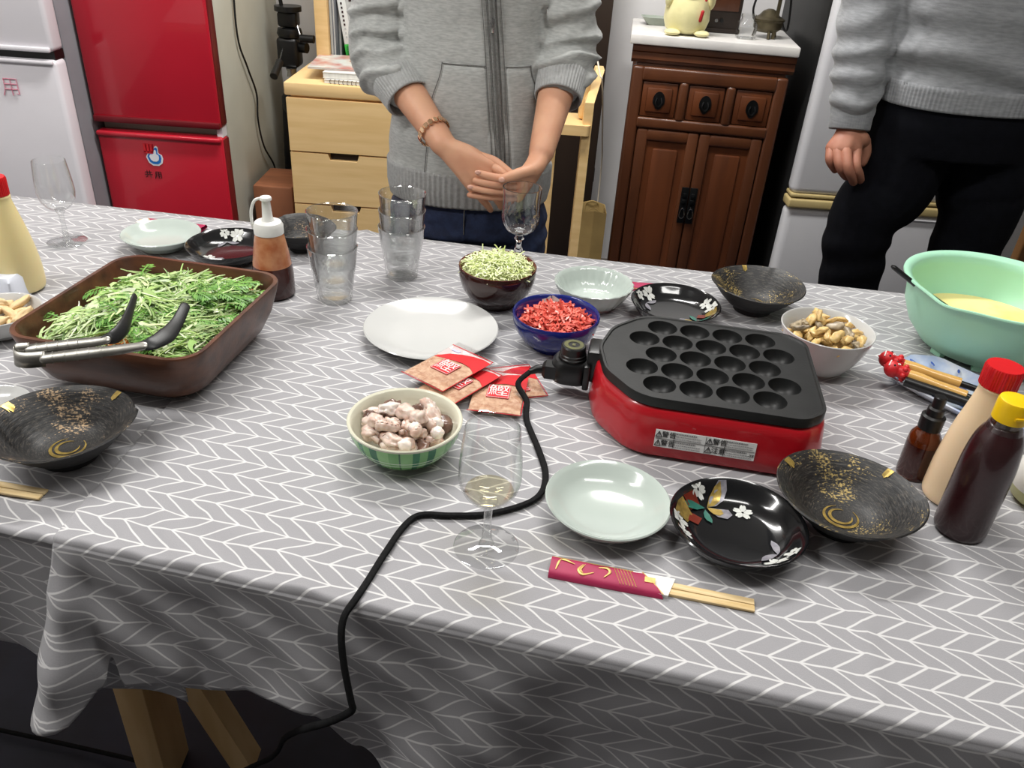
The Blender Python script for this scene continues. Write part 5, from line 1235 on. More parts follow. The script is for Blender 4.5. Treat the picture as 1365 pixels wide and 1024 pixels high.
# pickled ginger
c, o_ = BLU; bm = B()
bmd = lath([(0, .04)] + [(.052 * k / 6, .034 + .006 * (1 - (k / 6) ** 2)) for k in range(1, 7)] + [(.045, .022), (0, .018)], 32)
for v in bmd.verts: v.co += c
for i in range(620):
    r = .049 * math.sqrt(random.random()); a = random.uniform(0, 6.28); z = heap(r, .053, .012, .036) + random.uniform(-.002, .004)
    strand(bm, c + Vector((r * math.cos(a), r * math.sin(a), z)), (random.uniform(-1, 1), random.uniform(-1, 1), random.uniform(-.3, .5)), random.uniform(.006, .013), .0013, .2, 2, .0012, .3, False)
M_gin = island_mat('red_pickled_ginger', [(222, 96, 82), (230, 112, 96), (212, 80, 68), (236, 130, 112), (224, 102, 88)], .3)
b = tag(link('pickled_ginger', bm, M_gin, smooth=0), 'chopped red pickled ginger in the cobalt blue bowl', 'ginger', kind='stuff'); link('ginger_core', bmd, MATS['red_pickled_ginger'], b)
# octopus pieces
c, o_ = OCT
M_o1 = mat('octopus_flesh', (230, 214, 202), .25, coat=.3, sss=.2, var=(90, (196, 164, 148), 1.6)); M_o2 = mat('octopus_skin', (132, 102, 88), .25, coat=.4, var=(90, (92, 66, 56), 1.6)); M_o3 = mat('octopus_white', (240, 232, 224), .2, coat=.4, sss=.2, var=(30, (226, 212, 202), 2))
def blob(seed, s, rough=.25):
    bm = B(); bmesh.ops.create_icosphere(bm, subdivisions=3, radius=1)
    for v in bm.verts:
        n = v.co.normalized(); f = 1 + rough * noise.noise(n * 1.3 + Vector((seed, 0, 0))) + .22 * noise.noise(n * 2.6 + Vector((0, seed, 0))) + .08 * noise.noise(n * 6 + Vector((0, 0, seed))); v.co = Vector((n.x * s[0], n.y * s[1], n.z * s[2])) * f
    return bm
def octo_piece(kind, seed):
    rs = random.Random(seed)
    if kind == 0: bm = blob(seed, (.014, .010, .007), .5)
    elif kind == 1: bm = blob(seed, (.011, .0085, .0085), .6)
    elif kind == 2: bm = blob(seed, (.0075, .0068, .0065), .15)
    else:   # curled arm with suckers
        bm = B(); pts = [(.010 * math.cos(a) * (1 - .02 * i), .010 * math.sin(a), .002 * math.sin(a * 2)) for i, a in enumerate([k * .42 for k in range(10)])]
        tube(bm, pts, [.0062, .0058, .005, .004, .0028], 12, round_end=True)
        for i, p_ in enumerate(pts):
            for s in (-1, 1):
                q = Vector(p_); r_ = q.xy.length; ball(bm, (q.x * 1.3, q.y * 1.3, q.z + s * .0034 + .001), .0019 * (1 - .05 * i), (1, 1, .7), u=8, v=6)
    return bm
for i in range(60):
    kind = (0, 1, 2, 0, 3, 1, 0, 2, 1, 0)[i % 10]; layer = i / 60
    r = .044 * math.sqrt(random.random()); a = i * 2.4; z = .016 + .026 * layer + .011 * (1 - (r / .046) ** 2) * layer
    if layer < .4: r *= .8
    bm = octo_piece(kind, i); m = (M_o1, M_o2 if i % 3 == 0 else M_o1, M_o3, M_o1)[kind] if not (kind == 0 and i % 16 == 8) else M_o3
    if i in (41, 17, 29): m = M_o2
    o = link('octopus_piece', bm, m, smooth=180, loc=c + Vector((r * math.cos(a), r * math.sin(a), z))); o.rotation_euler = (random.uniform(-.6, .6), random.uniform(-.6, .6), random.uniform(0, 6.3))
    lab_ = ('chunk of boiled octopus flesh in the plaid bowl', 'chunk of boiled octopus with skin in the plaid bowl', 'small round white octopus sucker piece in the plaid bowl', 'curled octopus arm slice with suckers in the plaid bowl')[kind]
    tag(o, lab_, 'octopus piece', 'octopus pieces in the plaid bowl')
# clams
c, o_ = CLM
M_c1 = mat('clam_flesh', (222, 192, 130), .35, sss=.15, var=(50, (196, 160, 98), 1.8)); M_c2 = mat('grey_clam_flesh', (176, 160, 132), .35, var=(60, (120, 108, 92), 1.8))
for i in range(96):
    layer = i / 96; r = .049 * math.sqrt(random.random()); a = i * 2.4; z = .032 + .030 * layer + .010 * (1 - (r / .05) ** 2) * layer
    if layer < .5: r *= .72
    bm = blob(i + 50, (.0115, .0062, .0042), .45)
    for v in bm.verts: v.co.z += .2 * abs(v.co.x) * (1 if i % 2 else -1)
    o = link('clam_piece', bm, M_c2 if i % 4 == 1 else M_c1, smooth=180, loc=c + Vector((r * math.cos(a), r * math.sin(a), z))); o.rotation_euler = (random.uniform(-.8, .8), random.uniform(-.7, .7), random.uniform(0, 6.3))
    tag(o, 'greyish clam slice in the deep white bowl' if i % 4 == 1 else 'yellowish clam slice in the deep white bowl', 'clam piece', 'clam pieces in the white bowl')
c, o_ = CHK
M_ck = mat('cooked_chicken', (224, 196, 150), .5, var=(40, (206, 174, 126), 1.8))
for i in range(16):
    r = .036 * math.sqrt(random.random()); a = i * 2.4; o = link('cooked_strip', blob(i + 200, (.018, .006, .0055), .4), M_ck, smooth=180, loc=c + Vector((r * math.cos(a), r * math.sin(a), .018 + .016 * i / 16))); o.rotation_euler = (random.uniform(-.4, .4), random.uniform(-.4, .4), random.uniform(0, 6.3))
    tag(o, 'pale cooked strip of meat in the small white bowl', 'meat strip', 'cooked strips in the small bowl')

# ------------------------------------------------------------------ wooden salad bowl, salad, tongs
FL, FR, BR, BL = Vector((-.604, .803)), Vector((-.366, .772)), Vector((-.317, 1.026)), Vector((-.562, 1.068))
cen = (FL + FR + BR + BL) / 4; sa = math.atan2((FR - FL + BR - BL).y, (FR - FL + BR - BL).x)
c = Vector((cen.x, cen.y, TZ)); t = thing('salad_bowl', 'large rectangular dark wooden bowl heaped with green salad', 'bowl', c, sa)
M_ac = mat('dark_acacia_wood', (96, 58, 38), .38, coat=.2, var=(9, (62, 36, 24), 1.5, (1.2, 5, 6)), bump=(40, .1, (1, 5, 5)))
HX, HY, HZ = .122, .129, .080
def rr(k, z, rad=.036, shx=0): return ring3(rrect(HX * k, HY * k, rad, 8), z)
rings = [rr(.66, 0, .03), rr(.72, .002, .034), rr(.85, .016, .04), rr(.945, .042, .042), rr(.985, .066, .038), rr(1.0, HZ - .002, .036), rr(.995, HZ, .036), rr(.955, HZ, .032), rr(.945, HZ - .003, .032), rr(.90, .05, .034), rr(.80, .026, .034), rr(.6, .012, .03)]
link('bowl_body', loft(B(), rings), M_ac, t, smooth=55)
SM = Matrix.Translation(c) @ Matrix.Rotation(sa, 4, 'Z')
bm = B(); hb = loft(B(), [rr(.62, .014, .03), rr(.86, .04, .03), rr(.82, .048, .03), rr(.6, .060, .03), rr(.3, .070, .02)])
def sal_h(x, y): return .052 + .030 * max(0, 1 - (abs(x) / .115) ** 2.5) * max(0, 1 - (abs(y) / .12) ** 2.5) + .010 * noise.noise((x * 25, y * 25, 2))
strand_c = {}
for i in range(3400):
    x, y = random.uniform(-.094, .104), random.uniform(-.112, .104); z = sal_h(x, y) + random.uniform(-.010, .006)
    zone = noise.noise((x * 14, y * 14, 7))
    ang = noise.noise((x * 9, y * 9, 3)) * 4 + random.gauss(0, .5)
    L_ = random.uniform(.018, .045); d = Vector((math.cos(ang), math.sin(ang), random.uniform(-.1, .45)))
    ex, ey = x + d.x * L_, y + d.y * L_
    if abs(ex) > .106 or abs(ey) > .113: d.x *= -1; d.y *= -1
    strand(bm, (x, y, z), d, L_, random.uniform(.0009, .0021), random.uniform(.1, .9), 5, random.choice((0, .0006)), .22)
for i in range(170):   # broader leaf pieces
    x, y = random.uniform(-.085, .095), random.uniform(-.105, .095); a = random.uniform(0, 6.28)
    strand(bm, (x, y, sal_h(x, y) + random.uniform(-.002, .008)), (math.cos(a), math.sin(a), random.uniform(0, .5)), random.uniform(.015, .03), random.uniform(.003, .006), random.uniform(.3, 1.0), 5, 0, .3)
def inside(v):
    k = interp(v.z, [(.012, .56), (.026, .74), (.05, .84), (.074, .90)]); v.x = max(-HX * k, min(HX * k, v.x)); v.y = max(-HY * k, min(HY * k, v.y)); v.z = max(.02, v.z); return v
for v in bm.verts: inside(v.co)
sl = [SM @ v.co for v in bm.verts]
for v, p_ in zip(bm.verts, sl): v.co = p_
for v in hb.verts: v.co = SM @ v.co
M_salad = island_mat('mixed_salad_leaves', [(120, 164, 74), (176, 204, 122), (218, 228, 184), (142, 184, 92), (200, 218, 154), (92, 138, 58), (230, 236, 206), (164, 198, 112), (212, 226, 170)], .4, sss=.05)
salad = tag(link('shredded_salad', bm, M_salad, smooth=0), 'shredded green salad leaves heaped in the wooden bowl', 'salad', kind='stuff')
link('salad_bed', hb, mat('salad_bed_green', (96, 140, 58), .6, var=(60, (170, 196, 116), 1.5), bump=(90, .8)), salad)
# feathery mizuna leaves on top
def mizuna(bm, p, d, L_, w_):
    d = Vector(d).normalized(); s = d.cross(Vector((0, 0, 1))).normalized(); n = 9; spine = []; cur = Vector(p)
    for i in range(n + 1):
        spine.append(cur.copy()); d = (d + Vector((0, 0, -.09))).normalized(); cur = cur + d * (L_ / n)
    prev = None
    for i, q in enumerate(spine):
        r_ = [bm.verts.new(q - s * .0012), bm.verts.new(q + s * .0012)]
        if prev: bridge(bm, prev, r_, close=False)
        prev = r_
        if 0 < i < n:
            for sd_ in (-1, 1):
                ll = w_ * math.sin(math.pi * (i + .6) / (n + 1)) * random.uniform(.7, 1.1); dd_ = (s * sd_ + d * .8 + Vector((0, 0, random.uniform(-.2, .3)))).normalized()
                a = q + s * sd_ * .001; tip = a + dd_ * ll; m_ = a + dd_ * ll * .5; pn = dd_.cross(Vector((0, 0, 1))).normalized() * .0018
                v0, v1, v2, v3 = bm.verts.new(a), bm.verts.new(m_ - pn), bm.verts.new(tip), bm.verts.new(m_ + pn); bm.faces.new((v0, v1, v2, v3))
bm = B()
for i in range(70):
    x, y = random.uniform(-.10, .10), random.uniform(-.105, .108)
    if i < 40: x, y = random.gauss(.065, .02), random.gauss(.03, .03)
    x = max(-.095, min(.09, x)); y = max(-.1, min(.1, y)); a = random.uniform(0, 6.28) if i >= 40 else random.gauss(.6, .6)
    mizuna(bm, (x, y, sal_h(x, y) + random.uniform(.0, .010)), (math.cos(a), math.sin(a), random.uniform(.15, .6)), random.uniform(.03, .05), random.uniform(.010, .016))
for v in bm.verts: 
    v.co = SM @ inside(v.co)
M_miz = island_mat('mizuna_leaf', [(84, 134, 54), (112, 162, 70), (70, 116, 46), (134, 182, 86)], .4)
o = link('mizuna_leaves', bm, M_miz, salad, smooth=0); o['kind'] = 'stuff'
bm = B()
for i in range(26):
    x, y = random.gauss(.075, .015), random.gauss(.075, .015)
    if i > 14: x, y = random.gauss(.02, .02), random.gauss(-.09, .008)
    x = max(-.1, min(.1, x)); y = max(-.108, min(.105, y)); strand(bm, (x, y, sal_h(x, y) + .004), (random.uniform(-1, 1), random.uniform(-1, 1), .1), .022, .0012, .4, 4, .0008, .3)
for v in bm.verts: v.co = SM @ inside(v.co)
o = link('carrot_shreds', bm, island_mat('carrot_shred', [(226, 130, 50), (236, 150, 70)], .4), salad, smooth=0); o['kind'] = 'stuff'
# tongs
P_ = lambda px, py, z: PZ(px, py, TZ + z)
o0 = P_(30, 478, .098); t = thing('salad_tongs', 'steel tongs with black scoop ends resting on the wooden bowl', 'tongs', o0)
def rel(*a): return P_(*a) - o0
M_steel = mat('brushed_tong_steel', (158, 156, 150), .36, 1, var=(40, (138, 136, 130), 2)); M_rub = mat('black_nylon', (18, 19, 20), .4, var=(30, (24, 25, 26), 2))
arms = {'a': [rel(60, 478, .102), rel(110, 472, .103), rel(160, 466, .104), rel(192, 461, .105)], 'b': [rel(40, 466, .104), rel(90, 460, .105), rel(125, 456, .106), rel(142, 453, .107)]}
for k, (key, pts) in enumerate(arms.items()):
    arm = link('arm', tb(catmull(pts, 5), [.0062, .0066, .006, .0052], 14, flat=.5, ref=(0, -.6, .8), round_end=True), M_steel, t, smooth=60)
    for j in range(5):
        q = pts[0] + (pts[2] - pts[0]) * (.1 + .16 * j); dr = (pts[2] - pts[0]).normalized(); bmr = B(); tube(bmr, [q - dr * .0009, q + dr * .0009], .0069, 14, flat=.54, ref=(0, -.6, .8)); link('grip_ridge', bmr, M_steel, arm, smooth=60)
bm = B(); q = [rel(60, 478, .102), rel(35, 480, .100), rel(20, 477, .100), rel(19, 470, .102), rel(26, 467, .104), rel(40, 466, .104)]
tube(bm, catmull(q, 5), .0078, 12, flat=.18, ref=(1, 0, 0)); 
bmesh.ops.delete(bm, geom=bm.verts[:], context='VERTS')
cq = catmull(q, 5); prev = None
for p_ in cq:
    r_ = [bm.verts.new(p_ + Vector((0, -.003, -.0085))), bm.verts.new(p_ + Vector((0, .002, .0075)))]
    if prev: bridge(bm, prev, r_, close=False)
    prev = r_
so = link('spring_bend', bm, M_steel, t, smooth=60); sd = so.modifiers.new('thickness', 'SOLIDIFY'); sd.thickness = .0012
link('scoop', tb(catmull([rel(188, 461, .105), rel(203, 458, .105), rel(222, 447, .104), rel(236, 430, .105), rel(247, 408, .110)], 5), [.0056, .0085, .0100, .0072, .0060], 14, flat=.28, ref=(.2, -.5, .85), round_end=True), M_rub, t, smooth=60)
link('scoop', tb(catmull([rel(140, 453, .107), rel(152, 449, .107), rel(165, 436, .108), rel(172, 418, .110), rel(180, 394, .114)], 5), [.0054, .0078, .0080, .0055, .0038], 14, flat=.28, ref=(.8, -.4, .5), round_end=True), M_rub, t, smooth=60)

# ------------------------------------------------------------------ people
M_skin = mat('skin_light', (214, 164, 132), .5, sss=.15, var=(18, (204, 148, 118), 1.6), bump=(160, .06)); M_skin2 = mat('skin_warm', (182, 128, 104), .5, sss=.15, var=(18, (166, 108, 88), 1.6), bump=(120, .12))
M_hood = mat('heather_grey_fleece', (188, 190, 187), .9, var=(220, (164, 166, 164), 1.5, (.35, .35, 1.6)), bump=(500, .25), sheen=.3); M_rib = mat('grey_rib_knit', (174, 175, 174), .9, var=(160, (158, 159, 158), 1.6), bump=(400, .25), sheen=.3)
M_sew = mat('dark_seam_thread', (108, 108, 106), .9, var=(200, (96, 96, 94), 2)); M_zip = mat('zip_tape', (140, 141, 139), .7, var=(300, (118, 119, 117), 2))
M_jean = mat('dark_denim', (46, 58, 90), .85, var=(60, (34, 42, 68), 1.6), bump=(500, .3)); M_trou = mat('navy_black_trousers', (12, 13, 19), .95, var=(60, (9, 10, 15), 1.6), bump=(400, .15), spec=.15)
M_swt = mat('mottled_grey_sweater', (146, 148, 151), .9, var=(160, (126, 128, 131), 1.5, (.3, .3, 1.5)), bump=(500, .25), sheen=.3); M_hair = mat('black_hair', (22, 18, 17), .45, var=(80, (34, 28, 25), 1.6, (4, 4, .3)))
def ell(cx, cy, z, rx, ry, n=28, p=2.3):
    out = []
    for i in range(n):
        a = 2 * math.pi * i / n; ca, sa_ = math.cos(a), math.sin(a)
        out.append(Vector((cx + rx * math.copysign(abs(ca) ** (2 / p), ca), cy + ry * math.copysign(abs(sa_) ** (2 / p), sa_), z)))
    return out
def limb(bm, pts, rads, n=6, seg=16, flat=1.0, ref=None): tube(bm, catmull(pts, n), rads, seg, flat=flat, ref=ref, round_end=True)
def add_mesh(me, bm):   # append loose shells (fingers) to a mesh
    b2 = B(); b2.from_mesh(me); tmp = bpy.data.meshes.new('x'); bmesh.ops.recalc_face_normals(bm, faces=bm.faces[:]); bm.to_mesh(tmp); bm.free(); b2.from_mesh(tmp); b2.to_mesh(me); b2.free(); bpy.data.meshes.remove(tmp); return me
def head(bm, c, s=1.0):
    ball(bm, c + Vector((0, .01, .03)) * s, .078 * s, (.95, 1.15, 1.12), 24, 16); ball(bm, c + Vector((0, -.025, -.045)) * s, .058 * s, (.95, .95, 1.05), 20, 14)
    tube(bm, [c + Vector((0, -.085, .02)) * s, c + Vector((0, -.1, -.012)) * s], [.008 * s, .014 * s], 10, round_end=True)
    for q in (-1, 1): ball(bm, c + Vector((q * .077, .012, .0)) * s, .02 * s, (.35, .8, 1.3), 12, 8)
    tube(bm, [c + Vector((-.018, -.079, -.052)) * s, c + Vector((0, -.085, -.05)) * s, c + Vector((.018, -.079, -.052)) * s], [.004 * s, .0075 * s, .004 * s], 8, round_end=True)
def face_parts(root, c, s, long_hair):
    for q in (-1, 1):
        bm = B(); ball(bm, c + Vector((q * .030, -.0725, .012)) * s, .0105 * s, (1.15, .7, .6)); e_ = link('eye', bm, M_wp, root); bm = B(); ball(bm, c + Vector((q * .030, -.0772, .012)) * s, .0045 * s); link('iris', bm, M_hair, e_)
        link('eyebrow', tb([c + Vector((q * .018, -.084, .032)) * s, c + Vector((q * .032, -.084, .036)) * s, c + Vector((q * .046, -.076, .032)) * s], .003 * s, 6), M_hair, root)
    bm = B(); ball(bm, c + Vector((0, .022, .045)) * s, .088 * s, (1.0, 1.12, 1.08), 24, 16)
    for v in bm.verts:
        if v.co.y < c.y - .035 * s and v.co.z < c.z + .06 * s: v.co.y = c.y - .035 * s + (v.co.y - c.y + .035 * s) * .1
    if long_hair: tube(bm, [c + Vector((0, .07, .03)) * s, c + Vector((0, .1, -.06)) * s, c + Vector((0, .105, -.18)) * s], [.07, .065, .03], 16, flat=.5, ref=(0, 1, 0), round_end=True)
    link('hair', bm, M_hair, root, smooth=180)
GX, GY = -.118, 1.655
def girl_ring(z):
    rx = interp(z, [(.70, .160), (.76, .166), (.83, .163), (.95, .150), (1.08, .142), (1.2, .155), (1.28, .145), (1.35, .095), (1.40, .06)])
    ry = interp(z, [(.70, .112), (.78, .118), (.9, .112), (1.05, .105), (1.2, .115), (1.3, .10), (1.36, .075), (1.40, .058)]); return rx, ry
# --- woman's body (skin): torso core, arms, hands, neck, head, legs in one mesh
def P3(px, py, Y): return PY(px, py, Y)
rE, rC, rW = P3(506, 66, 1.64), P3(545, 131, 1.56), P3(592, 194, 1.475)
lE, lC, lW = P3(756, 66, 1.64), P3(744, 130, 1.565), P3(721, 206, 1.475)
rS, lS = Vector((GX - .145, 1.665, 1.275)), Vector((GX + .145, 1.665, 1.275))
bm = B()
loft(bm, [ell(GX, GY, z, girl_ring(z)[0] * .8, girl_ring(z)[1] * .8) for z in (.74, .85, .98, 1.1, 1.22, 1.32, 1.37)])
limb(bm, [(GX, GY, 1.34), (GX, GY - .008, 1.42), (GX, GY - .02, 1.47)], [.06, .05, .05]); hc = Vector((GX, GY - .03, 1.545)); head(bm, hc)
for S_, E_, C_, W_ in ((rS, rE, rC, rW), (lS, lE, lC, lW)):
    limb(bm, [S_, S_.lerp(E_, .5), E_], [.045, .04, .036]); limb(bm, [E_, E_.lerp(W_, .4), W_], [.036, .035, .0235], flat=.95)
# right hand's back and left hand's palm
kn = [P3(656, 222, 1.462), P3(652, 234, 1.456), P3(645, 246, 1.455), P3(635, 256, 1.458)]
for k in kn: limb(bm, [rW, rW.lerp(k, .5) + Vector((0, -.004, .002)), k], [.02, .015, .0115], seg=12)
limb(bm, [rW, P3(622, 202, 1.47), P3(640, 210, 1.475)], [.017, .014, .011], seg=12)
lk = [P3(692, 238, 1.432), P3(692, 247, 1.432), P3(692, 255, 1.436), P3(691, 263, 1.442)]
for k in lk: limb(bm, [lW, lW.lerp(k, .5) + Vector((.003, 0, 0)), k], [.02, .015, .0105], seg=12)
limb(bm, [lW, P3(716, 222, 1.45), P3(704, 229, 1.435)], [.018, .015, .0115], seg=12)
for s in (-1, 1): limb(bm, [(GX + s * .085, GY + .0, .78), (GX + s * .085, GY - .01, .48), (GX + s * .085, GY + .01, .1)], [.072, .05, .035])
body = remesh(bm, .0042, 4)
bm = B()
def finger(pts, r): limb(bm, pts, r, 4, 10)
finger([lk[0], P3(668, 238, 1.428), P3(652, 235, 1.43), P3(639, 231, 1.434)], [.0086, .0082, .0076, .0062])
finger([lk[1], P3(664, 246, 1.428), P3(648, 244, 1.43), P3(634, 241, 1.436)], [.0086, .0082, .0076, .0062])
finger([lk[2], P3(662, 255, 1.430), P3(644, 253, 1.432), P3(628, 250, 1.438)], [.0082, .0078, .0072, .006])
finger([lk[3], P3(664, 263, 1.436), P3(644, 262, 1.438), P3(626, 260, 1.444)], [.0075, .007, .0066, .0056])
finger([P3(708, 227, 1.437), P3(694, 231, 1.424), P3(682, 235, 1.418), P3(669, 239, 1.417)], [.0112, .0105, .0098, .0078])
finger([kn[0], P3(668, 230, 1.45), P3(680, 242, 1.449), P3(688, 252, 1.452)], [.0092, .0085, .0078, .0065])
finger([kn[1], P3(662, 246, 1.449), P3(674, 258, 1.452), P3(680, 268, 1.456)], [.0092, .0085, .0078, .0065])
finger([kn[2], P3(656, 258, 1.451), P3(664, 268, 1.456), P3(668, 276, 1.46)], [.0088, .008, .0074, .006])
finger([kn[3], P3(643, 266, 1.456), P3(650, 274, 1.46), P3(654, 280, 1.464)], [.008, .0072, .0066, .0056])
finger([P3(640, 210, 1.475), P3(658, 216, 1.468), P3(672, 226, 1.462), P3(684, 234, 1.458)], [.011, .0105, .0095, .0075])
add_mesh(body, bm)
pw = link('person', body, M_skin, smooth=180); tag(pw, 'person in grey zipped hoodie and dark jeans with hands clasped', 'person')
face_parts(pw, hc, 1.0, True)
M_nail = mat('fingernail', (226, 178, 158), .25, coat=.4, var=(60, (220, 170, 150), 2))
for q, n_ in ((P3(669, 240, 1.408), (1, .35, .8)), (P3(637, 230, 1.428), (1, .3, .7)), (P3(627, 249.5, 1.432), (1, .3, .7))):
    bm = B(); ball(bm, q, .0058, n_, 12, 8); link('fingernail', bm, M_nail, pw)
# hoodie
def wr(v, n): return .0016 * noise.noise(v * 16) + .0008 * noise.noise(v * 45)
bm = B()
loft(bm, [ell(GX, GY, z, *girl_ring(z), 40) for z in (.785, .83, .9, .98, 1.06, 1.14, 1.22, 1.3, 1.36, 1.395)])
limb(bm, [(GX - .07, GY + .06, 1.38), (GX, GY + .1, 1.36), (GX + .07, GY + .06, 1.38)], [.03, .045, .03])
for S_, E_, C_ in ((rS, rE, rC), (lS, lE, lC)):
    d = (C_ - E_).normalized(); limb(bm, [S_ + Vector((0, 0, -.005)), S_.lerp(E_, .45), E_ + Vector((0, 0, .0)), E_.lerp(C_, .55), C_ - d * .03], [.058, .06, .06, .055, .044])
    limb(bm, [(GX, GY + .005, 1.335), S_.lerp(Vector((GX, GY, 1.36)), .45), S_ + Vector((0, 0, -.005))], [.06, .056, .056])
me = remesh(bm, .0055, 4)
def sleeve_fold(v, n):
    best = 0
    for S_, E_, C_ in ((rS, rE, rC), (lS, lE, lC)):
        ax = (C_ - S_); L_ = ax.length; ax = ax.normalized(); k = (v - S_).dot(ax); rad = ((v - S_) - ax * k).length
        if rad < .105 and abs(v.x - GX) > .125 and k > .02:
            # rings bunched towards the cuff
            f = sm(k / L_, .25, .6) * (1 - sm(k / L_, .93, 1.0)); ph = k * 150 + 3.0 * noise.noise(v * 14) + 1.5 * math.atan2(n.y, n.x)
            best = f * (.0062 * math.sin(ph) + .002 * math.sin(ph * 2.1 + 1))
    return best
def hood_disp(v, n):
    q = wr(v, n) + sleeve_fold(v, n)
    if v.z < .95 and abs(v.x - GX) < .17: q += .002 * math.sin(v.z * 60 + 5 * noise.noise(v * 7)) * (1 - sm(v.z, .85, .95))
    return q
displace(me, hood_disp); hd_ = link('hoodie', me, M_hood, pw, smooth=180); hd_['label'] = 'heather grey zipped hoodie with pushed-up sleeves'
def ribbed(rings_fn, n, k, amp, zs):
    bm = B(); rings = []
    for z in zs:
        rg = rings_fn(z, n); c_ = sum(rg, Vector()) / len(rg); rings.append([c_ + (p_ - c_) * (1 + amp * math.cos(i * 2 * math.pi * k / n)) for i, p_ in enumerate(rg)])
    return loft(bm, rings)
def wring(z, n): 
    f = 1 - .03 * sm(.76 - z, 0, .03) ; return ell(GX, GY, z, .168 * f, .122 * f, n)
link('waistband', ribbed(wring, 600, 100, .006, (.732, .736, .745, .76, .775, .787, .795, .80)), M_rib, hd_, smooth=180)
for E_, C_ in ((rE, rC), (lE, lC)):
    d = (C_ - E_).normalized(); n1 = d.cross(Vector((0, 1, 0))).normalized(); n2 = d.cross(n1); bm = B(); rings = []
    for k, r_ in ((-.052, .046), (-.046, .05), (-.03, .0475), (-.012, .0455), (0, .0445), (.003, .043), (.002, .040), (-.02, .039)):
        rings.append([C_ + d * k + (n1 * math.cos(a) + n2 * math.sin(a)) * r_ * (1 + .012 * math.cos(a * 48)) for a in [2 * math.pi * i / 288 for i in range(288)]])
    link('cuff', loft(bm, rings, cap=False), M_rib, hd_, smooth=180)
def front_y(x, z, o_=0):
    rx, ry = girl_ring(z); p = 2.3; u_ = min(.999, abs((x - GX) / rx)); return GY - ry * (1 - u_ ** p) ** (1 / p) - o_
zx0, zx1 = P3(655, 0, 1.55), P3(668, 222, 1.54)
def zipx(z): return zx1.x + (zx0.x - zx1.x) * (z - zx1.z) / (zx0.z - zx1.z)
def strip(xf, z0, z1, w_, o_, m, nm, parent, n=40):
    bm = B(); prev = None
    for i in range(n + 1):
        z = z0 + (z1 - z0) * i / n; x = xf(z); r_ = [bm.verts.new((x + s * w_, front_y(x + s * w_, z, o_ - (.0025 if abs(s) == 1 else 0)), z)) for s in (-1, -.8, 0, .8, 1)]
        if prev: bridge(bm, prev, r_, close=False)
        prev = r_
    return link(nm, bm, m, parent, smooth=60)
zp = strip(zipx, .79, 1.34, .0065, .0055, M_zip, 'zip', hd_)
link('zip_teeth', strip(zipx, .79, 1.34, .0018, .0072, M_sew, 'x', zp).data, M_sew, zp); bpy.data.objects.remove([o for o in zp.children if o.name.startswith('x')][0])
for s in (-1, 1):
    for dx in (.009, .0165): strip(lambda z: zipx(z) + s * dx, .795, 1.34, .0006, .0045, M_sew, 'seam_line', hd_)
zb = bx((-.003, -.004, -.012), (.003, .001, .012), .001); link('zip_pull', zb, M_chr, zp, loc=(zipx(1.07), front_y(zipx(1.07), 1.07, .010), 1.07))
# pockets: raised panels either side of the zip
pt_ = P3(589, 83, 1.545); pb_ = P3(573, 147, 1.545); pr2 = P3(727, 81, 1.55)
def pocket(side):
    bm = B(); rows = []; z0, z1 = .795, pt_.z; n = 22
    for i in range(n + 1):
        z = z0 + (z1 - z0) * i / n
        if side < 0: k = sm(z, pb_.z, z1); xo = pb_.x + (pt_.x - pb_.x) * k if z > pb_.z else pb_.x - .01 * (1 - (z - z0) / (pb_.z - z0)); xi = zipx(z) - .017
        else: k = sm(z, pb_.z, z1); xo = GX + .142 - .03 * k; xi = zipx(z) + .017
        row = []
        for j in range(13):
            x = xi + (xo - xi) * j / 12; edge = min(j, 12 - j, n - i + .0) ; row.append(bm.verts.new((x, front_y(x, z, .0045 if 0 < edge else .0), z)))
        rows.append(row)
    for r0, r1 in zip(rows, rows[1:]): bridge(bm, r0, r1, close=False)
    pk = link('pocket', bm, M_hood, hd_, smooth=60)
    top = [v.co.copy() for v in pk.data.vertices][n * 13:(n + 1) * 13]; side_ = [pk.data.vertices[i * 13 + 12].co.copy() for i in range(n + 1)]
    link('pocket_stitching', tb([p_ + Vector((0, -.0035, -.002)) for p_ in top], .0008, 5), M_sew, pk); link('pocket_stitching', tb([p_ + Vector((0, -.004, 0)) for p_ in side_], .0009, 5), M_sew, pk)
pocket(-1); pocket(1)
# jeans
bm = B(); loft(bm, [ell(GX, GY, z, a, b_) for z, a, b_ in ((.66, .16, .115), (.70, .16, .116), (.77, .15, .108))])
for s in (-1, 1): limb(bm, [(GX + s * .082, GY, .70), (GX + s * .085, GY - .008, .62), (GX + s * .085, GY - .01, .46), (GX + s * .084, GY + .012, .11)], [.084, .086, .066, .05])
me = remesh(bm, .007, 3); displace(me, lambda v, n: .003 * noise.noise(v * 18) + .003 * math.sin(v.z * 110 + 6 * noise.noise(v * 8)) * (1 - sm(abs(v.z - .66), 0, .06)))
je = link('jeans', me, M_jean, pw, smooth=180)
strip2 = tb([(GX, GY - .117, z) for z in (.76, .72, .68)], .0012, 5); link('fly_seam', strip2, M_sew, je)
M_shoe = mat('dark_shoe', (30, 30, 34), .6, var=(20, (38, 38, 42), 2))
def shoes(root, xs_, y, ang=0):
    for x in xs_:
        bm = loft(B(), [ring3(rrect(.04, .12, .038, cx=x, cy=y - .05), 0), ring3(rrect(.044, .125, .042, cx=x, cy=y - .05), .02), ring3(rrect(.04, .115, .038, cx=x, cy=y - .045), .05), ring3(rrect(.034, .06, .03, cx=x, cy=y), .085), ring3(rrect(.032, .045, .03, cx=x, cy=y + .01), .105)]); link('shoe', bm, M_shoe, root, smooth=60)
shoes(pw, (GX - .085, GX + .085), GY)
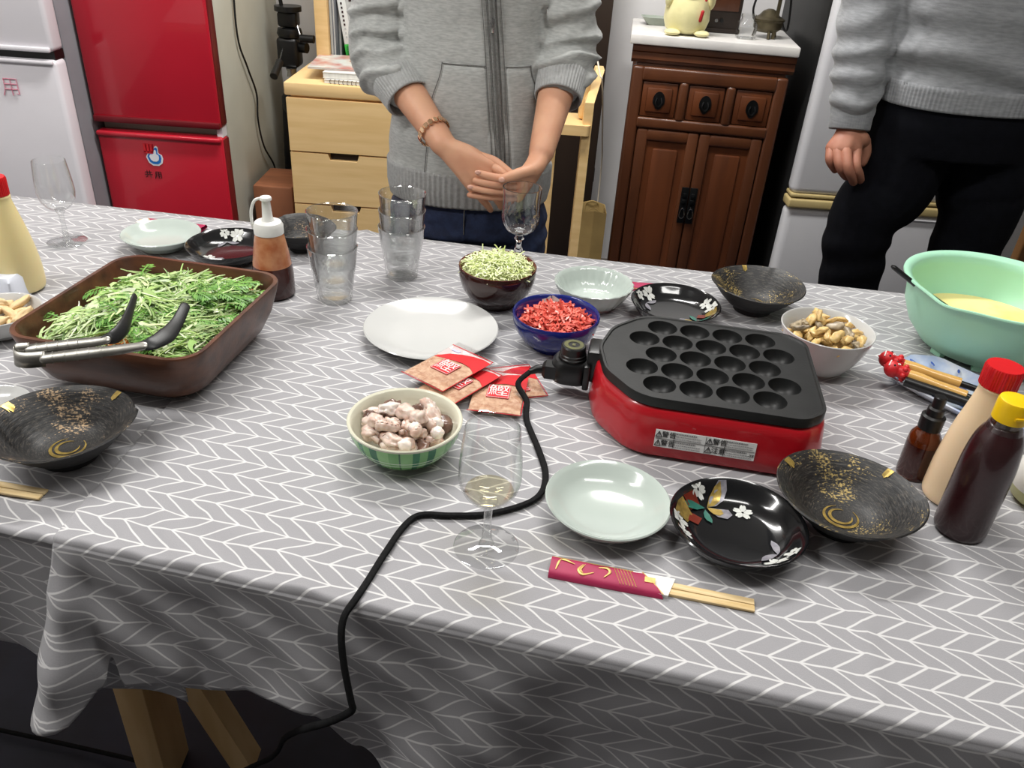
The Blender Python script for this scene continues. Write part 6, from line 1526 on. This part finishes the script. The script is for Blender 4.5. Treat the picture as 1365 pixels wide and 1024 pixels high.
# bracelet of linked rose-gold pieces around the right wrist
br = P3(573, 178, 1.495); axd = (rW - rC).normalized(); n1 = axd.cross(Vector((0, 1, 0))).normalized(); n2 = axd.cross(n1)
M_rg = mat('rose_gold', (244, 198, 160), .14, 1, var=(60, (248, 212, 172), 2)); t = thing('bracelet', 'rose gold link bracelet around the wrist of the clasped hand', 'bracelet', br)
cb = rC.lerp(rW, ((br - rC).dot(axd)) / (rW - rC).length) - br
for k in range(18):
    a = 2 * math.pi * k / 18; q = cb + (n1 * math.cos(a) + n2 * math.sin(a)) * .0292; tn = (-n1 * math.sin(a) + n2 * math.cos(a)); rd = (n1 * math.cos(a) + n2 * math.sin(a))
    mtx = Matrix((tn, axd, rd)).transposed().to_4x4(); mtx.translation = q
    bm = B(); box(bm, (-.0046, -.0048, -.0012), (.0046, .0048, .0022), .001, 1, mtx=mtx); box(bm, (-.002, -.006, -.001), (.002, .006, .002), .0008, 1, mtx=mtx); link('link', bm, M_rg, t, smooth=30)

# --- man
MX, MY = .885, 1.76
mS, mE, mW = Vector((.715, 1.775, 1.365)), P3(1168, -18, 1.80), P3(1131, 176, 1.73)
bm = B()
def man_ring(z):
    return interp(z, [(.9, .17), (1.0, .172), (1.1, .176), (1.25, .19), (1.36, .18), (1.42, .12), (1.47, .07)]), interp(z, [(.9, .115), (1.0, .12), (1.2, .125), (1.4, .11), (1.46, .07)])
loft(bm, [ell(MX, MY, z, man_ring(z)[0] * .85, man_ring(z)[1] * .85) for z in (.88, 1.0, 1.15, 1.3, 1.42, 1.46)])
limb(bm, [(MX, MY, 1.44), (MX, MY - .01, 1.53), (MX, MY - .02, 1.57)], [.068, .06, .058]); hm = Vector((MX, MY - .03, 1.66)); head(bm, hm, 1.08)
limb(bm, [mS, mS.lerp(mE, .5), mE], [.05, .045, .04]); limb(bm, [mE, mE.lerp(mW, .45), mW], [.042, .038, .027], flat=.85)
mS2 = Vector((MX + .17, 1.775, 1.365)); mE2 = Vector((MX + .30, 1.83, 1.14)); mW2 = Vector((MX + .27, 1.74, .93)); limb(bm, [mS2, mS2.lerp(mE2, .5), mE2], [.05, .045, .04]); limb(bm, [mE2, mE2.lerp(mW2, .5), mW2], [.042, .036, .026])
Yh = 1.70
mk = [P3(1141, 201, Yh), P3(1127, 200, Yh - .006), P3(1116, 200, Yh), P3(1108, 197, Yh + .012)]
for k in mk: limb(bm, [mW, mW.lerp(k, .5) + Vector((0, -.004, 0)), k], [.025, .019, .0135], seg=12)
limb(bm, [mW, P3(1147, 184, Yh + .02), P3(1152, 190, Yh + .03)], [.02, .017, .014], seg=12)
mk2 = [Vector((MX + .24 + .02 * i, 1.70, .85)) for i in range(4)]
for k in mk2: limb(bm, [mW2, mW2.lerp(k, .5), k], [.022, .017, .012], seg=12)
kL = P3(1150, 300, 1.73); aL = P3(1128, 395, 1.76); kR = P3(1297, 300, 1.75)
limb(bm, [(MX - .082, MY, .89), (.79, 1.75, .78), (kL.x, 1.74, kL.z), (aL.x, 1.765, aL.z - .05), (aL.x - .03, 1.80, .09)], [.07, .065, .05, .042, .034])
limb(bm, [(MX + .085, MY, .89), (MX + .10, 1.75, .78), (kR.x, 1.745, kR.z), (kR.x + .015, 1.79, .09)], [.07, .065, .05, .034])
body = remesh(bm, .0045, 4); bm = B()
finger([mk[0], P3(1141, 222, Yh - .022), P3(1145, 233, Yh - .014), P3(1147, 240, Yh - .003)], [.0125, .0105, .0098, .0085])
finger([mk[1], P3(1130, 223, Yh - .028), P3(1135, 235, Yh - .02), P3(1138, 243, Yh - .006)], [.0125, .0108, .01, .0085])
finger([mk[2], P3(1119, 220, Yh - .02), P3(1124, 230, Yh - .012), P3(1128, 236, Yh)], [.0118, .01, .0094, .0078])
finger([mk[3], P3(1106, 212, Yh - .004), P3(1109, 220, Yh), P3(1113, 227, Yh + .008)], [.0108, .009, .0084, .007])
finger([P3(1152, 188, Yh + .03), P3(1154, 203, Yh + .028), P3(1150, 217, Yh + .024)], [.0135, .0115, .009])
for i, k in enumerate(mk2): finger([k, k + Vector((0, -.012, -.04)), k + Vector((0, -.002, -.075 + .01 * abs(i - 1)))], [.0105, .0095, .0075])
finger([mW2 + Vector((-.02, -.01, -.03)), mW2 + Vector((-.045, -.025, -.065)), mW2 + Vector((-.05, -.03, -.1))], [.013, .011, .008])
add_mesh(body, bm)
pm = link('person', body, M_skin2, smooth=180); tag(pm, 'person in grey sweater and navy black trousers with arm hanging down', 'person')
face_parts(pm, hm, 1.08, False)
bm = B(); loft(bm, [ell(MX, MY, z, *man_ring(z), 40) for z in (.985, 1.04, 1.1, 1.2, 1.3, 1.4, 1.45)])
cuffT = mE.lerp(mW, .80)
limb(bm, [mS, mS.lerp(mE, .5), mE, mE.lerp(mW, .5), mE.lerp(mW, .82)], [.068, .068, .063, .056, .047])
mC2 = mE2.lerp(mW2, .85); limb(bm, [mS2, mS2.lerp(mE2, .5), mE2, mC2], [.068, .066, .062, .046])
for S_ in (mS, mS2): limb(bm, [(MX, MY + .005, 1.415), S_.lerp(Vector((MX, MY, 1.45)), .45), S_], [.072, .068, .067])
me = remesh(bm, .006, 4)
def swt_disp(v, n):
    q = .002 * noise.noise(v * 14)
    if abs(v.x - MX) < .19: q += .0085 * math.sin(v.z * 74 + 18 * (v.x - MX) ** 1 * .6 + 5 * noise.noise(Vector((v.x * 3.5, v.y * 3, v.z * 4)))) * (1 - sm(v.z, 1.03, 1.16)) * sm(v.z, .985, 1.01)
    if v.x < MX - .15: q += .004 * math.sin(v.z * 120 + 5 * noise.noise(v * 9)) * sm(1.12 - v.z, -.1, .1)
    return q
displace(me, swt_disp); sw = link('sweater', me, M_swt, pm, smooth=180)
loft_b = ribbed(lambda z, n: ell(MX, MY, z, .174 - .04 * (1.0 - z), .124, n), 560, 110, .004, (.955, .96, .975, .99, 1.0)); link('hem_band', loft_b, M_swt, sw, smooth=180)
for (E_, W_, f0, f1) in ((mE, mW, .76, .985), (mE2, mW2, .8, .98)):
    d = (W_ - E_).normalized(); n1 = d.cross(Vector((0, 1, 0))).normalized(); n2 = d.cross(n1); a0, a1_ = E_.lerp(W_, f0), E_.lerp(W_, f1); rings = []
    for k, r_ in ((0, .046), (.04, .0455), (.5, .0425), (.95, .0415), (1, .040), (.98, .038), (.6, .037)):
        rings.append([a0.lerp(a1_, k) + (n1 * math.cos(a) + n2 * math.sin(a) * .85) * r_ * (1 + .006 * math.cos(a * 50)) for a in [2 * math.pi * i / 200 for i in range(200)]])
    link('cuff', loft(B(), rings, cap=False), M_swt, sw, smooth=180)
bm = B(); loft(bm, [ell(MX, MY, z, a, b_) for z, a, b_ in ((.86, .165, .118), (.92, .172, .122), (.985, .165, .115))])
kL = P3(1150, 300, 1.73); aL = P3(1128, 395, 1.76); kR = P3(1297, 300, 1.75)
limb(bm, [(MX - .082, MY, .89), (.79, 1.75, .78), (kL.x, 1.74, kL.z), (aL.x, 1.765, aL.z - .05), (aL.x - .03, 1.80, .1)], [.093, .09, .074, .064, .052])
limb(bm, [(MX + .085, MY, .89), (MX + .10, 1.75, .78), (kR.x, 1.745, kR.z), (kR.x + .015, 1.79, .10)], [.093, .092, .078, .052])
me = remesh(bm, .007, 4); displace(me, lambda v, n: .0028 * math.sin(v.z * 80 + 7 * noise.noise(v * 7)) * (1 - sm(abs(v.z - .62), .02, .1)) + .0025 * noise.noise(v * 14))
link('trousers', me, M_trou, pm, smooth=180); shoes(pm, (aL.x - .03, kR.x + .015), 1.79)
